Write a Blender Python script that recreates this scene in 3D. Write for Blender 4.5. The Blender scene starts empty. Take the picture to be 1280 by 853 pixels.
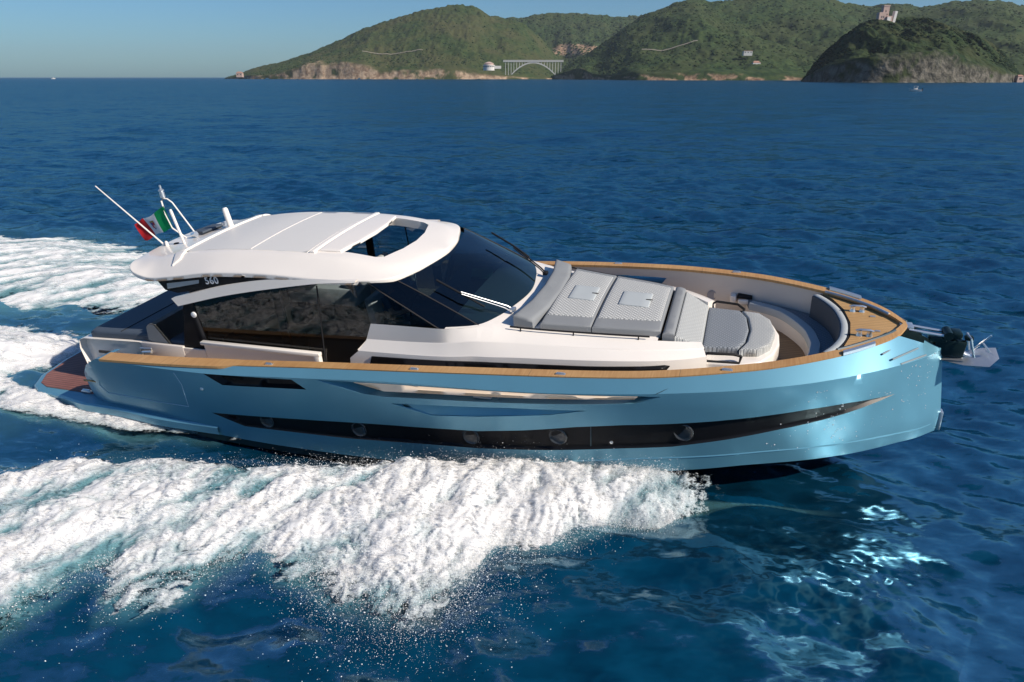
import bpy, bmesh, math, random
import numpy as np
from mathutils import Vector, Matrix
from mathutils.geometry import delaunay_2d_cdt

random.seed(5)
SC = bpy.context.scene
COL = SC.collection

# ------------------------------------------------------------------ camera, sky, sun, exposure
CAM_H = 5.387
HAZE = 0.00004
cam_d = bpy.data.cameras.new("camera")
cam_d.sensor_width = 36.0
cam_d.lens = 36.0 * 853.0 / 1280.0
cam_d.clip_start = 0.1
cam_d.clip_end = 60000.0
cam = bpy.data.objects.new("camera", cam_d)
COL.objects.link(cam)
cam.location = (0, 0, CAM_H)
cam.rotation_euler = (math.pi / 2 - math.atan((426.5 - 97.0) / 853.0), 0, 0)
SC.camera = cam

SUN_AZ = Vector((0.885, -0.465, 0)).normalized()
SUN_EL = math.radians(36)
sun_vec = Vector((SUN_AZ.x * math.cos(SUN_EL), SUN_AZ.y * math.cos(SUN_EL), math.sin(SUN_EL)))
world = bpy.data.worlds.new("World")
SC.world = world
world.use_nodes = True
wn = world.node_tree
for n in list(wn.nodes):
    wn.nodes.remove(n)
sky = wn.nodes.new("ShaderNodeTexSky")
sky.sky_type = 'NISHITA'
sky.sun_disc = False
sky.sun_elevation = SUN_EL
sky.sun_rotation = math.atan2(SUN_AZ.x, SUN_AZ.y)
sky.altitude = 0
sky.air_density = 1.0
sky.dust_density = 0.6
sky.ozone_density = 2.0
bg = wn.nodes.new("ShaderNodeBackground")
bg.inputs["Strength"].default_value = 0.068
wo = wn.nodes.new("ShaderNodeOutputWorld")
tint = wn.nodes.new("ShaderNodeMix"); tint.data_type = 'RGBA'; tint.blend_type = 'MULTIPLY'; tint.inputs[0].default_value = 1.0
tint.inputs[7].default_value = (0.52, 0.84, 1.16, 1)
wn.links.new(sky.outputs[0], tint.inputs[6]); wn.links.new(tint.outputs[2], bg.inputs[0])
wn.links.new(bg.outputs[0], wo.inputs[0])

sun_d = bpy.data.lights.new("sun", 'SUN')
sun_d.energy = 4.6
sun_d.angle = math.radians(0.53)
sun_d.color = (1.0, 0.905, 0.78)
sun = bpy.data.objects.new("sun", sun_d)
COL.objects.link(sun)
sun.location = sun_vec * 50
sun.rotation_euler = sun_vec.to_track_quat('Z', 'Y').to_euler()

SC.view_settings.view_transform = 'Standard'
SC.view_settings.look = 'None'
SC.view_settings.exposure = 0.25
SC.view_settings.gamma = 1.0
SC.view_settings.use_curve_mapping = False
SC.render.engine = 'CYCLES'
SC.cycles.use_denoising = True
SC.cycles.max_bounces = 8
SC.cycles.transparent_max_bounces = 12
SC.cycles.caustics_reflective = False
SC.cycles.caustics_refractive = False

# ------------------------------------------------------------------ numeric helpers
def hermite(xk, yk):
    """monotone cubic interpolation through knots"""
    xk = np.asarray(xk, float); yk = np.asarray(yk, float)
    h = np.diff(xk); d = np.diff(yk) / h
    m = np.zeros(len(xk)); m[0] = d[0]; m[-1] = d[-1]
    for i in range(1, len(xk) - 1):
        if d[i-1] * d[i] > 0:
            w1 = 2*h[i] + h[i-1]; w2 = h[i] + 2*h[i-1]
            m[i] = (w1 + w2) / (w1 / d[i-1] + w2 / d[i])
    def f(x):
        x = np.clip(np.asarray(x, float), xk[0], xk[-1])
        i = np.clip(np.searchsorted(xk, x, side='right') - 1, 0, len(xk) - 2)
        t = (x - xk[i]) / h[i]
        return ((1+2*t)*(1-t)**2*yk[i] + t*(1-t)**2*h[i]*m[i] + t*t*(3-2*t)*yk[i+1] + t*t*(t-1)*h[i]*m[i+1])
    return f

def _hash(ix, iy, seed):
    n = (ix.astype(np.int64) * 374761393 + iy.astype(np.int64) * 668265263 + seed * 974711) & 0xffffffff
    n = ((n ^ (n >> 13)) * 1274126177) & 0xffffffff
    n = n ^ (n >> 16)
    return (n & 0xffff) / 65535.0

def vnoise(x, y, seed=0):
    ix = np.floor(x); iy = np.floor(y); fx = x - ix; fy = y - iy
    fx = fx*fx*fx*(fx*(fx*6-15)+10); fy = fy*fy*fy*(fy*(fy*6-15)+10)
    a = _hash(ix, iy, seed); b = _hash(ix+1, iy, seed); c = _hash(ix, iy+1, seed); d = _hash(ix+1, iy+1, seed)
    return (a*(1-fx)+b*fx)*(1-fy) + (c*(1-fx)+d*fx)*fy

def fbm(x, y, octv=4, seed=0, gain=0.5):
    s = np.zeros_like(x); a = 1.0; t = 0.0
    for o in range(octv):
        s += a * vnoise(x * 2.03**o + 17.3*o, y * 2.03**o - 9.1*o, seed + o)
        t += a; a *= gain
    return s / t

def smooth(e0, e1, x):
    t = np.clip((x - e0) / (e1 - e0), 0, 1)
    return t*t*(3-2*t)

# ------------------------------------------------------------------ mesh helpers
def np_mesh(name, V, Fc, mat, parent=None, smooth_sh=True, mat_idx=None, mats=None):
    """V (n,3), Fc (m,k) constant k"""
    V = np.asarray(V, np.float32); Fc = np.asarray(Fc, np.int32)
    me = bpy.data.meshes.new(name)
    k = Fc.shape[1]
    me.vertices.add(len(V)); me.vertices.foreach_set("co", V.ravel())
    me.loops.add(Fc.size); me.loops.foreach_set("vertex_index", Fc.ravel())
    me.polygons.add(len(Fc))
    me.polygons.foreach_set("loop_start", np.arange(0, Fc.size, k, dtype=np.int32))
    me.polygons.foreach_set("loop_total", np.full(len(Fc), k, np.int32))
    me.polygons.foreach_set("use_smooth", np.full(len(Fc), smooth_sh, bool))
    if mats:
        for m in mats: me.materials.append(m)
    elif mat: me.materials.append(mat)
    if mat_idx is not None:
        me.polygons.foreach_set("material_index", np.asarray(mat_idx, np.int32))
    me.update(calc_edges=True); me.validate()
    o = bpy.data.objects.new(name, me); COL.objects.link(o)
    if parent: o.parent = parent
    return o

class MB:
    """collects pieces into one mesh"""
    def __init__(s): s.v = []; s.f = []; s.m = []
    def add(s, vs, fs, mi=0):
        o = len(s.v); s.v += [tuple(map(float, p)) for p in vs]
        s.f += [tuple(i + o for i in f) for f in fs]; s.m += [mi] * len(fs); return s
    def grid(s, rows, closed=False, mi=0, flip=False):
        n = len(rows[0]); vs = [p for r in rows for p in r]; fs = []
        for i in range(len(rows) - 1):
            for j in range(n if closed else n - 1):
                a = i*n + j; b = i*n + (j+1) % n; q = (a, b, b + n, a + n)
                fs.append(q[::-1] if flip else q)
        return s.add(vs, fs, mi)
    def tube(s, pts, r, seg=8, mi=0, cap=True):
        pts = [Vector(p) for p in pts]; rows = []
        rr = r if isinstance(r, (list, tuple)) else [r] * len(pts)
        up = Vector((0.13, 0.21, 0.97))
        for i, p in enumerate(pts):
            t = (pts[min(i+1, len(pts)-1)] - pts[max(i-1, 0)]).normalized()
            a = t.cross(up)
            if a.length < 1e-3: a = t.cross(Vector((1, 0, 0)))
            a.normalize(); b = a.cross(t)
            rows.append([tuple(p + (a*math.cos(q) + b*math.sin(q)) * rr[i]) for q in [2*math.pi*k/seg for k in range(seg)]])
        s.grid(rows, True, mi)
        if cap:
            for row, f in ((rows[0], False), (rows[-1], True)):
                idx = tuple(range(seg)); s.add(row, [idx if f else idx[::-1]], mi)
        return s
    def box(s, c, size, rot=None, mi=0, bev=0.0):
        bm = bmesh.new(); bmesh.ops.create_cube(bm, size=1.0)
        for v in bm.verts: v.co = Vector((v.co.x*size[0], v.co.y*size[1], v.co.z*size[2]))
        if bev: bmesh.ops.bevel(bm, geom=list(bm.edges), offset=bev, segments=2, profile=0.5, affect='EDGES')
        if rot is not None:
            for v in bm.verts: v.co = rot @ v.co
        for v in bm.verts: v.co += Vector(c)
        bm.verts.index_update()
        s.add([v.co[:] for v in bm.verts], [tuple(v.index for v in f.verts) for f in bm.faces], mi); bm.free(); return s
    def lathe(s, prof, base, axis=(0, 0, 1), seg=14, mi=0):
        ax = Vector(axis).normalized(); q = Vector((0, 0, 1)).rotation_difference(ax)
        rows = []
        for r, h in prof:
            rows.append([tuple(Vector(base) + q @ Vector((r*math.cos(a), r*math.sin(a), h))) for a in [2*math.pi*k/seg for k in range(seg)]])
        return s.grid(rows, True, mi)
    def build(s, name, mat, parent=None, sm=True, angle=35, recalc=True):
        me = bpy.data.meshes.new(name)
        me.from_pydata(s.v, [], s.f)
        mats = mat if isinstance(mat, (list, tuple)) else [mat]
        for m in mats: me.materials.append(m)
        me.polygons.foreach_set("material_index", s.m)
        bm = bmesh.new(); bm.from_mesh(me)
        bmesh.ops.remove_doubles(bm, verts=bm.verts, dist=1e-5)
        if recalc: bmesh.ops.recalc_face_normals(bm, faces=bm.faces)
        for f in bm.faces: f.smooth = sm
        if sm:
            la = math.radians(angle)
            for e in bm.edges:
                if len(e.link_faces) == 2:
                    e.smooth = e.calc_face_angle(0) < la
        bm.to_mesh(me); bm.free(); me.update()
        o = bpy.data.objects.new(name, me); COL.objects.link(o)
        if parent: o.parent = parent
        return o

def in_poly(x, y, poly):
    c = False; n = len(poly); j = n - 1
    for i in range(n):
        xi, yi = poly[i]; xj, yj = poly[j]
        if (yi > y) != (yj > y) and x < (xj - xi) * (y - yi) / (yj - yi) + xi: c = not c
        j = i
    return c

def densify(poly, step, closed=True):
    out = []; n = len(poly)
    for i in range(n if closed else n - 1):
        a = poly[i]; b = poly[(i+1) % n]; d = math.dist(a, b); k = max(1, int(math.ceil(d / step)))
        for t in range(k): out.append(tuple(a[q] + (b[q]-a[q]) * t / k for q in range(len(a))))
    if not closed: out.append(tuple(poly[-1]))
    return out

def cdt(outer, holes=(), step=0.15):
    """triangulate a 2D region with holes and inner grid points; returns verts2d, tris"""
    loops = [densify(outer, step)] + [densify(h, step) for h in holes]
    pts = []; edges = []
    for lp in loops:
        o = len(pts); pts += [Vector(p) for p in lp]
        edges += [(o + i, o + (i+1) % len(lp)) for i in range(len(lp))]
    xs = [p[0] for p in loops[0]]; ys = [p[1] for p in loops[0]]
    bd = np.array([p[:] for p in pts])
    x = min(xs) + step * 0.5
    while x < max(xs):
        y = min(ys) + step * 0.5
        while y < max(ys):
            if in_poly(x, y, loops[0]) and not any(in_poly(x, y, h) for h in loops[1:]):
                if np.min((bd[:, 0]-x)**2 + (bd[:, 1]-y)**2) > (0.4*step)**2: pts.append(Vector((x, y)))
            y += step
        x += step
    v, e, f, *_ = delaunay_2d_cdt(pts, edges, [], 0, 1e-6)
    tri = []
    for t in f:
        cx = sum(v[i].x for i in t)/3; cy = sum(v[i].y for i in t)/3
        if in_poly(cx, cy, loops[0]) and not any(in_poly(cx, cy, h) for h in loops[1:]): tri.append(tuple(t))
    return [(p.x, p.y) for p in v], tri

def slab(mb, outer, ztop, thick, holes=(), step=0.15, mi=0, round_r=0.0, ring=3, zbot=None):
    """a plate or cushion over a plan outline: rounded top edge, walls, underside"""
    outer = densify(outer, step)
    A = sum(outer[i][0]*outer[(i+1) % len(outer)][1] - outer[(i+1) % len(outer)][0]*outer[i][1] for i in range(len(outer)))
    if A < 0: outer = outer[::-1]
    zb = (lambda x, y: ztop(x, y) - thick) if zbot is None else zbot
    n = len(outer)
    def inset(d):
        o = []
        for i in range(n):
            p0 = Vector(outer[i-1]); p1 = Vector(outer[i]); p2 = Vector(outer[(i+1) % n])
            e1 = (p1-p0).normalized(); e2 = (p2-p1).normalized()
            n1 = Vector((-e1.y, e1.x)); n2 = Vector((-e2.y, e2.x)); m = (n1+n2)
            if m.length < 1e-4: m = n1
            m.normalize(); c = max(0.35, m.dot(n1)); q = p1 + m*d/c; o.append((q.x, q.y))
        return o
    rows = [[(x, y, zb(x, y)) for x, y in outer]]
    top = outer
    if round_r > 0:
        for k in range(ring + 1):
            a = math.pi/2*k/ring; d = round_r*(1-math.cos(a)); top = inset(d)
            rows.append([(x, y, ztop(x, y) - round_r + round_r*math.sin(a)) for x, y in top])
    else: rows.append([(x, y, ztop(x, y)) for x, y in outer])
    mb.grid(rows, True, mi)
    v, t = cdt(top, holes, step)
    mb.add([(x, y, ztop(x, y)) for x, y in v], t, mi)
    v, t = cdt(outer, holes, step*2)
    mb.add([(x, y, zb(x, y)) for x, y in v], [q[::-1] for q in t], mi)
    for h in holes:
        h = densify(h, step); mb.grid([[(x, y, ztop(x, y)) for x, y in h], [(x, y, zb(x, y)) for x, y in h]], True, mi)
    return mb

def mirror(pts): return [(p[0], -p[1]) + tuple(p[2:]) for p in pts]

def tag(o, label=None, cat=None, group=None, kind=None):
    if label: o["label"] = label
    if cat: o["category"] = cat
    if group: o["group"] = group
    if kind: o["kind"] = kind
    return o

def empty(name, loc=(0, 0, 0), rz=0.0):
    o = bpy.data.objects.new(name, None); COL.objects.link(o); o.location = loc; o.rotation_euler = (0, 0, rz)
    o.empty_display_size = 0.3
    return o

# ------------------------------------------------------------------ materials
def mat_new(name):
    m = bpy.data.materials.new(name); m.use_nodes = True
    nt = m.node_tree; b = nt.nodes["Principled BSDF"]; return m, nt, b

def N(nt, typ, **kw):
    n = nt.nodes.new(typ)
    for k, v in kw.items():
        if k.startswith("i_"):
            n.inputs[k[2:].replace("_", " ")].default_value = v
        else: setattr(n, k, v)
    return n

def simple(name, col, rough=0.5, metal=0.0, coat=0.0, var=0.06, vscale=3.0, bump=0.0, bscale=60.0, spec=0.5):
    m, nt, b = mat_new(name)
    b.inputs["Roughness"].default_value = rough; b.inputs["Metallic"].default_value = metal
    b.inputs["Coat Weight"].default_value = coat; b.inputs["Coat Roughness"].default_value = 0.05
    b.inputs["Specular IOR Level"].default_value = spec
    tc = N(nt, "ShaderNodeTexCoord"); nz = N(nt, "ShaderNodeTexNoise", i_Scale=vscale, i_Detail=4.0)
    nt.links.new(tc.outputs["Object"], nz.inputs["Vector"])
    r = N(nt, "ShaderNodeMix", data_type='RGBA')
    r.inputs[6].default_value = tuple(c*(1-var) for c in col) + (1,); r.inputs[7].default_value = tuple(min(1, c*(1+var)) for c in col) + (1,)
    nt.links.new(nz.outputs["Fac"], r.inputs[0]); nt.links.new(r.outputs[2], b.inputs["Base Color"])
    if bump:
        n2 = N(nt, "ShaderNodeTexNoise", i_Scale=bscale, i_Detail=3.0); nt.links.new(tc.outputs["Object"], n2.inputs["Vector"])
        bp = N(nt, "ShaderNodeBump", i_Strength=bump, i_Distance=0.01)
        nt.links.new(n2.outputs["Fac"], bp.inputs["Height"]); nt.links.new(bp.outputs[0], b.inputs["Normal"])
    return m

def teak(name, c1, c2, plank=0.055, axis='Y', seam=0.12, seamcol=(0.05, 0.035, 0.025), rough=0.6):
    m, nt, b = mat_new(name); b.inputs["Roughness"].default_value = rough
    tc = N(nt, "ShaderNodeTexCoord"); sp = N(nt, "ShaderNodeSeparateXYZ"); nt.links.new(tc.outputs["Object"], sp.inputs[0])
    mp = N(nt, "ShaderNodeMapping"); mp.inputs["Scale"].default_value = (2.0, 30.0, 2.0) if axis == 'Y' else (30.0, 2.0, 2.0)
    nt.links.new(tc.outputs["Object"], mp.inputs[0])
    nz = N(nt, "ShaderNodeTexNoise", i_Scale=1.6, i_Detail=6.0); nt.links.new(mp.outputs[0], nz.inputs["Vector"])
    big = N(nt, "ShaderNodeTexNoise", i_Scale=1.1, i_Detail=3.0); nt.links.new(tc.outputs["Object"], big.inputs["Vector"])
    ad = N(nt, "ShaderNodeMath", operation='MULTIPLY_ADD'); ad.inputs[1].default_value = 0.5
    nt.links.new(nz.outputs["Fac"], ad.inputs[0])
    hb = N(nt, "ShaderNodeMath", operation='MULTIPLY'); hb.inputs[1].default_value = 0.5
    nt.links.new(big.outputs["Fac"], hb.inputs[0]); nt.links.new(hb.outputs[0], ad.inputs[2])
    mx = N(nt, "ShaderNodeMix", data_type='RGBA'); mx.inputs[6].default_value = c1 + (1,); mx.inputs[7].default_value = c2 + (1,)
    rr = N(nt, "ShaderNodeMapRange"); rr.inputs[1].default_value = 0.35; rr.inputs[2].default_value = 0.65
    nt.links.new(ad.outputs[0], rr.inputs[0]); nt.links.new(rr.outputs[0], mx.inputs[0])
    dv = N(nt, "ShaderNodeMath", operation='DIVIDE'); dv.inputs[1].default_value = plank
    nt.links.new(sp.outputs[axis], dv.inputs[0])
    fr = N(nt, "ShaderNodeMath", operation='FRACT'); nt.links.new(dv.outputs[0], fr.inputs[0])
    lt = N(nt, "ShaderNodeMath", operation='LESS_THAN'); lt.inputs[1].default_value = seam; nt.links.new(fr.outputs[0], lt.inputs[0])
    m2 = N(nt, "ShaderNodeMix", data_type='RGBA'); m2.inputs[7].default_value = seamcol + (1,)
    nt.links.new(lt.outputs[0], m2.inputs[0]); nt.links.new(mx.outputs[2], m2.inputs[6]); nt.links.new(m2.outputs[2], b.inputs["Base Color"])
    return m

def quilt(name, c1, c2, px=0.05, py=0.05, diag=True, rough=0.75):
    m, nt, b = mat_new(name); b.inputs["Roughness"].default_value = rough
    tc = N(nt, "ShaderNodeTexCoord"); mp = N(nt, "ShaderNodeMapping")
    if diag: mp.inputs["Rotation"].default_value = (0, 0, math.radians(45))
    mp.inputs["Scale"].default_value = (1/px, 1/py, 1)
    nt.links.new(tc.outputs["Object"], mp.inputs[0])
    sp = N(nt, "ShaderNodeSeparateXYZ"); nt.links.new(mp.outputs[0], sp.inputs[0])
    hs = []
    for ax in ('X', 'Y'):
        f = N(nt, "ShaderNodeMath", operation='FRACT'); nt.links.new(sp.outputs[ax], f.inputs[0])
        a = N(nt, "ShaderNodeMath", operation='SUBTRACT'); a.inputs[1].default_value = 0.5; nt.links.new(f.outputs[0], a.inputs[0])
        q = N(nt, "ShaderNodeMath", operation='ABSOLUTE'); nt.links.new(a.outputs[0], q.inputs[0]); hs.append(q)
    mxn = N(nt, "ShaderNodeMath", operation='MAXIMUM'); nt.links.new(hs[0].outputs[0], mxn.inputs[0]); nt.links.new(hs[1].outputs[0], mxn.inputs[1])
    rg = N(nt, "ShaderNodeMapRange", interpolation_type='SMOOTHSTEP'); rg.inputs[1].default_value = 0.30; rg.inputs[2].default_value = 0.5
    nt.links.new(mxn.outputs[0], rg.inputs[0])
    mx = N(nt, "ShaderNodeMix", data_type='RGBA'); mx.inputs[6].default_value = c1 + (1,); mx.inputs[7].default_value = c2 + (1,)
    nt.links.new(rg.outputs[0], mx.inputs[0]); nt.links.new(mx.outputs[2], b.inputs["Base Color"])
    iv = N(nt, "ShaderNodeMath", operation='SUBTRACT'); iv.inputs[0].default_value = 1.0; nt.links.new(rg.outputs[0], iv.inputs[1])
    bp = N(nt, "ShaderNodeBump", i_Strength=0.7, i_Distance=0.012); nt.links.new(iv.outputs[0], bp.inputs["Height"]); nt.links.new(bp.outputs[0], b.inputs["Normal"])
    return m

def tinted(name, tint, gloss=(1, 1, 1), ior=1.5, rough=0.0):
    m, nt, b = mat_new(name); nt.nodes.remove(b)
    out = nt.nodes["Material Output"]
    fr = N(nt, "ShaderNodeFresnel", i_IOR=ior)
    tr = N(nt, "ShaderNodeBsdfTransparent"); tr.inputs[0].default_value = tint + (1,)
    gl = N(nt, "ShaderNodeBsdfGlossy"); gl.inputs[0].default_value = gloss + (1,); gl.inputs["Roughness"].default_value = rough
    tc = N(nt, "ShaderNodeTexCoord"); nz = N(nt, "ShaderNodeTexNoise", i_Scale=1.3, i_Detail=1.0); nt.links.new(tc.outputs["Object"], nz.inputs["Vector"])
    bp = N(nt, "ShaderNodeBump", i_Strength=0.05, i_Distance=0.02); nt.links.new(nz.outputs["Fac"], bp.inputs["Height"])
    nt.links.new(bp.outputs[0], gl.inputs["Normal"])
    mx = N(nt, "ShaderNodeMixShader")
    nt.links.new(fr.outputs[0], mx.inputs[0]); nt.links.new(tr.outputs[0], mx.inputs[1]); nt.links.new(gl.outputs[0], mx.inputs[2])
    nt.links.new(mx.outputs[0], out.inputs["Surface"])
    return m

def hull_paint(name, col):
    m, nt, b = mat_new(name)
    b.inputs["Metallic"].default_value = 0.42; b.inputs["Roughness"].default_value = 0.37
    b.inputs["Coat Weight"].default_value = 0.2; b.inputs["Coat Roughness"].default_value = 0.15
    tc = N(nt, "ShaderNodeTexCoord"); fl = N(nt, "ShaderNodeTexNoise", i_Scale=900.0, i_Detail=1.0); nt.links.new(tc.outputs["Object"], fl.inputs["Vector"])
    big = N(nt, "ShaderNodeTexNoise", i_Scale=0.9, i_Detail=3.0); nt.links.new(tc.outputs["Object"], big.inputs["Vector"])
    ad = N(nt, "ShaderNodeMath", operation='ADD'); nt.links.new(fl.outputs["Fac"], ad.inputs[0]); nt.links.new(big.outputs["Fac"], ad.inputs[1])
    rg = N(nt, "ShaderNodeMapRange"); rg.inputs[1].default_value = 0.7; rg.inputs[2].default_value = 1.3; nt.links.new(ad.outputs[0], rg.inputs[0])
    mx = N(nt, "ShaderNodeMix", data_type='RGBA'); mx.inputs[6].default_value = tuple(c*0.92 for c in col) + (1,); mx.inputs[7].default_value = tuple(c*1.08 for c in col) + (1,)
    nt.links.new(rg.outputs[0], mx.inputs[0]); nt.links.new(mx.outputs[2], b.inputs["Base Color"])
    bp = N(nt, "ShaderNodeBump", i_Strength=0.006, i_Distance=0.02); nt.links.new(big.outputs["Fac"], bp.inputs["Height"]); nt.links.new(bp.outputs[0], b.inputs["Coat Normal"])
    return m

M = {}
M['blue'] = hull_paint("hull_blue_paint", (0.145, 0.36, 0.475))
M['white'] = simple("white_gelcoat", (0.86, 0.80, 0.735), 0.28, coat=0.3, var=0.02)
M['cream'] = simple("cream_gelcoat", (0.62, 0.57, 0.53), 0.4, var=0.03)
M['roofpad'] = simple("roof_panel_gelcoat", (0.68, 0.66, 0.63), 0.5, var=0.02)
M['black'] = simple("black_gloss", (0.011, 0.011, 0.013), 0.34, var=0.2, spec=0.15)
M['blacksat'] = simple("black_satin", (0.012, 0.012, 0.014), 0.30, var=0.2, spec=0.1)
M['blackmat'] = simple("black_matte", (0.02, 0.02, 0.022), 0.6, var=0.2, spec=0.12)
M['antifoul'] = simple("black_antifouling", (0.012, 0.013, 0.014), 0.35, var=0.3)
M['chrome'] = simple("polished_steel", (0.86, 0.86, 0.85), 0.28, metal=0.85, var=0.03)
M['grey'] = simple("grey_upholstery", (0.225, 0.235, 0.245), 0.7, var=0.08, bump=0.25, bscale=180)
M['darkgrey'] = simple("slate_upholstery", (0.065, 0.085, 0.115), 0.65, var=0.1, bump=0.25, bscale=180)
M['ring'] = simple("dark_ring", (.045, .047, .05), .22, var=.1)
M['slate'] = simple("slate_mesh_fabric", (0.055, 0.066, 0.082), 0.7, var=0.1, bump=0.25, bscale=180)
M['lightgrey'] = simple("pale_grey_upholstery", (0.42, 0.45, 0.46), 0.7, var=0.06, bump=0.2, bscale=180)
M['quilt'] = quilt("quilted_pale_fabric", (0.56, 0.56, 0.545), (0.28, 0.29, 0.29), 0.045, 0.045)
M['quilt_dark'] = quilt("quilted_grey_fabric", (0.27, 0.295, 0.325), (0.14, 0.16, 0.185), 0.04, 0.04)
M['quilt_fine'] = quilt("fine_quilted_fabric", (.50, .51, .50), (.33, .345, .345), .034, .034)
M['quilt_lines'] = quilt("ribbed_pale_fabric", (0.50, 0.53, 0.535), (0.33, 0.36, 0.375), 0.028, 5.0)
M['teak'] = teak("teak_rail_wood", (0.40, 0.205, 0.075), (0.56, 0.33, 0.14), plank=1.9, axis='X', seam=0.004, seamcol=(.25, .15, .07))
M['teakdeck'] = teak("teak_deck_planks", (0.42, 0.24, 0.09), (0.58, 0.36, 0.16), plank=0.055, axis='Y', seam=0.10, seamcol=(0.12, 0.07, 0.03))
M['teakside'] = teak("side_deck_planks", (0.46, 0.32, 0.19), (0.58, 0.42, 0.27), plank=0.055, axis='Y', seam=0.10)
M['teakshade'] = teak("shaded_teak_planks", (0.17, 0.062, 0.05), (0.28, 0.125, 0.10), plank=0.06, axis='Y', seam=0.16, rough=0.6)  # platform teak: red-brown, with its shade put into the colour
M['teakfloor'] = teak("well_floor_planks", (0.20, 0.13, 0.07), (0.30, 0.20, 0.11), plank=0.06, axis='Y', seam=0.12)
M['glass'] = tinted("tinted_side_glass", (0.42, 0.48, 0.50), ior=1.45)
M['windshield'] = tinted("blue_tinted_windshield", (0.12, 0.19, 0.225), ior=1.95)
M['darkglass'] = tinted("dark_glass", (0.02, 0.03, 0.035), ior=1.7)
M['interior'] = simple("dark_walnut_interior", (0.035, 0.028, 0.025), 0.5, var=0.3)
M['headliner'] = simple("grey_headliner", (0.25, 0.25, 0.26), 0.8)
M['letter'] = simple("white_lettering", (0.8, 0.8, 0.8), 0.4, var=0.02)
M['louvre'] = simple("grey_louvre", (.22, .27, .29), .4)
M['seam'] = simple("pale_seam_bead", (0.45, 0.62, 0.72), 0.3, var=0.05)
M['darkseam'] = simple("dark_seam_bead", (0.03, 0.06, 0.08), 0.5, var=0.05)

# ------------------------------------------------------------------ the motor yacht (x forward, y to port, z up)
YAW, TRIM, HEEL = math.radians(18.5), math.radians(2.0), math.radians(6.2)
fwd = Vector((math.cos(YAW)*math.cos(TRIM), -math.sin(YAW)*math.cos(TRIM), math.sin(TRIM)))
p0 = Vector((math.sin(YAW), math.cos(YAW), 0)); u0 = fwd.cross(p0)
port = p0*math.cos(HEEL) + u0*math.sin(HEEL); upv = -p0*math.sin(HEEL) + u0*math.cos(HEEL)
BM = Matrix(((fwd.x, port.x, upv.x, -0.791), (fwd.y, port.y, upv.y, 10.953), (fwd.z, port.z, upv.z, 0.0), (0, 0, 0, 1)))
yacht = empty("motor_yacht"); yacht.matrix_world = BM
tag(yacht, "sleek blue motor yacht with white hardtop and teak rails speeding across the sea", "motor yacht")

KX = [-6.6, -5, -3.2, -1.5, 0, 1.73, 3.16, 4.19, 5.12, 5.8, 6.3, 6.7, 7.08]
kn = hermite([-6.6, -5.3, -4.3] + KX[2:], [2.40, 2.445, 2.48, 2.49, 2.45, 2.38, 2.33, 2.2, 2.02, 1.7, 1.33, .95, .55, .02])
kz = hermite([-6.6, -5.3, -4.5, -3.4, -1.51, 0, 1.73, 3.16, 4.19, 5.12, 5.81, 6.2, 6.6, 7.08], [1.58, 1.59, 1.585, 1.59, 1.68, 1.745, 1.78, 1.835, 1.885, 1.905, 1.90, 1.88, 1.84, 1.74])
RXK = [-7.3, -5.81, -4.31, -2.82, -1.33, .17, 1.66, 3.16, 4.65, 5.5, 6.14, 6.45, 6.62]
ry = hermite(RXK, [2.41, 2.43, 2.42, 2.37, 2.29, 2.23, 2.18, 2.06, 1.68, 1.26, .77, .40, .03])
rz = hermite(RXK, [1.59, 1.60, 1.64, 1.70, 1.77, 1.84, 1.92, 1.98, 2.04, 2.065, 2.08, 2.07, 2.06])
bz = hermite([-6.9, -4.85, -3.86, -1.98, -.34, .63, 2.14, 2.7, 3.87, 4.8, 6.08, 7.0, 7.22], [.40, .40, .335, .26, .24, .26, .35, .41, .58, .66, .62, .52, .48])

def Yh(x, z):
    t = np.clip((1.75 - z) / 1.4, 0, 1)
    sx = .17*np.clip((1.75 - z), 0, 1)*smooth(4.5, 7.0, x)
    k = kn(x - sx); y = k - .2*t*np.minimum(1, k/.8)
    y = y - 0.45*np.clip((-5.55 - x)/1.1, 0, 1)**2
    return np.maximum(y, 0.012)

def side_mesh(mb, poly, holes, sgn, off=0.0, step=0.13, mi=0):
    v, t = cdt(poly, holes, step)
    vs = [(x, sgn*(float(Yh(x, z)) + off), z) for x, z in v]
    mb.add(vs, t, mi)

xt = np.concatenate([np.linspace(-5.3, 5.0, 60), np.linspace(5.1, 7.08, 40)])
top_edge = [(float(x), float(kz(x))) for x in xt]
xb = np.linspace(7.2, -6.3, 90)
bot_edge = [(float(x), float(bz(x))) for x in xb]
hull_poly = top_edge + [(7.16, 1.25), (7.235, .76)] + bot_edge + [(-6.27, .70), (-6.2, .82), (-6.0, 1.17), (-5.72, 1.42), (-5.42, 1.575)]

band = [(-3.39, .78), (-.84, .92), (.2, .96), (1.13, 1.02), (1.79, 1.12), (2.54, 1.26), (3.16, 1.34), (3.75, 1.39), (4.43, 1.45), (5.36, 1.51), (5.84, 1.50), (6.45, 1.43),
        (5.86, 1.34), (5.07, 1.235), (4.13, 1.07), (3.76, 1.0), (3.15, .935), (2.18, .81), (1.08, .69), (-.26, .615), (-.92, .59), (-2.83, .58)]
vent = [(-3.2, 1.575), (-1.62, 1.635), (-1.42, 1.475), (-2.92, 1.39)]
opening = [(-1.2, 1.675), (-.62, 1.69), (1.51, 1.765), (3.35, 1.815), (3.62, 1.815), (3.29, 1.70), (2.73, 1.65), (1.21, 1.55), (-.19, 1.47), (-.53, 1.49)]
open_in = [(-.55, 1.66), (-.4, 1.675), (1.5, 1.755), (3.1, 1.80), (3.2, 1.80), (3.1, 1.66), (2.6, 1.60), (1.2, 1.50), (0, 1.43), (-.2, 1.44)]
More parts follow.
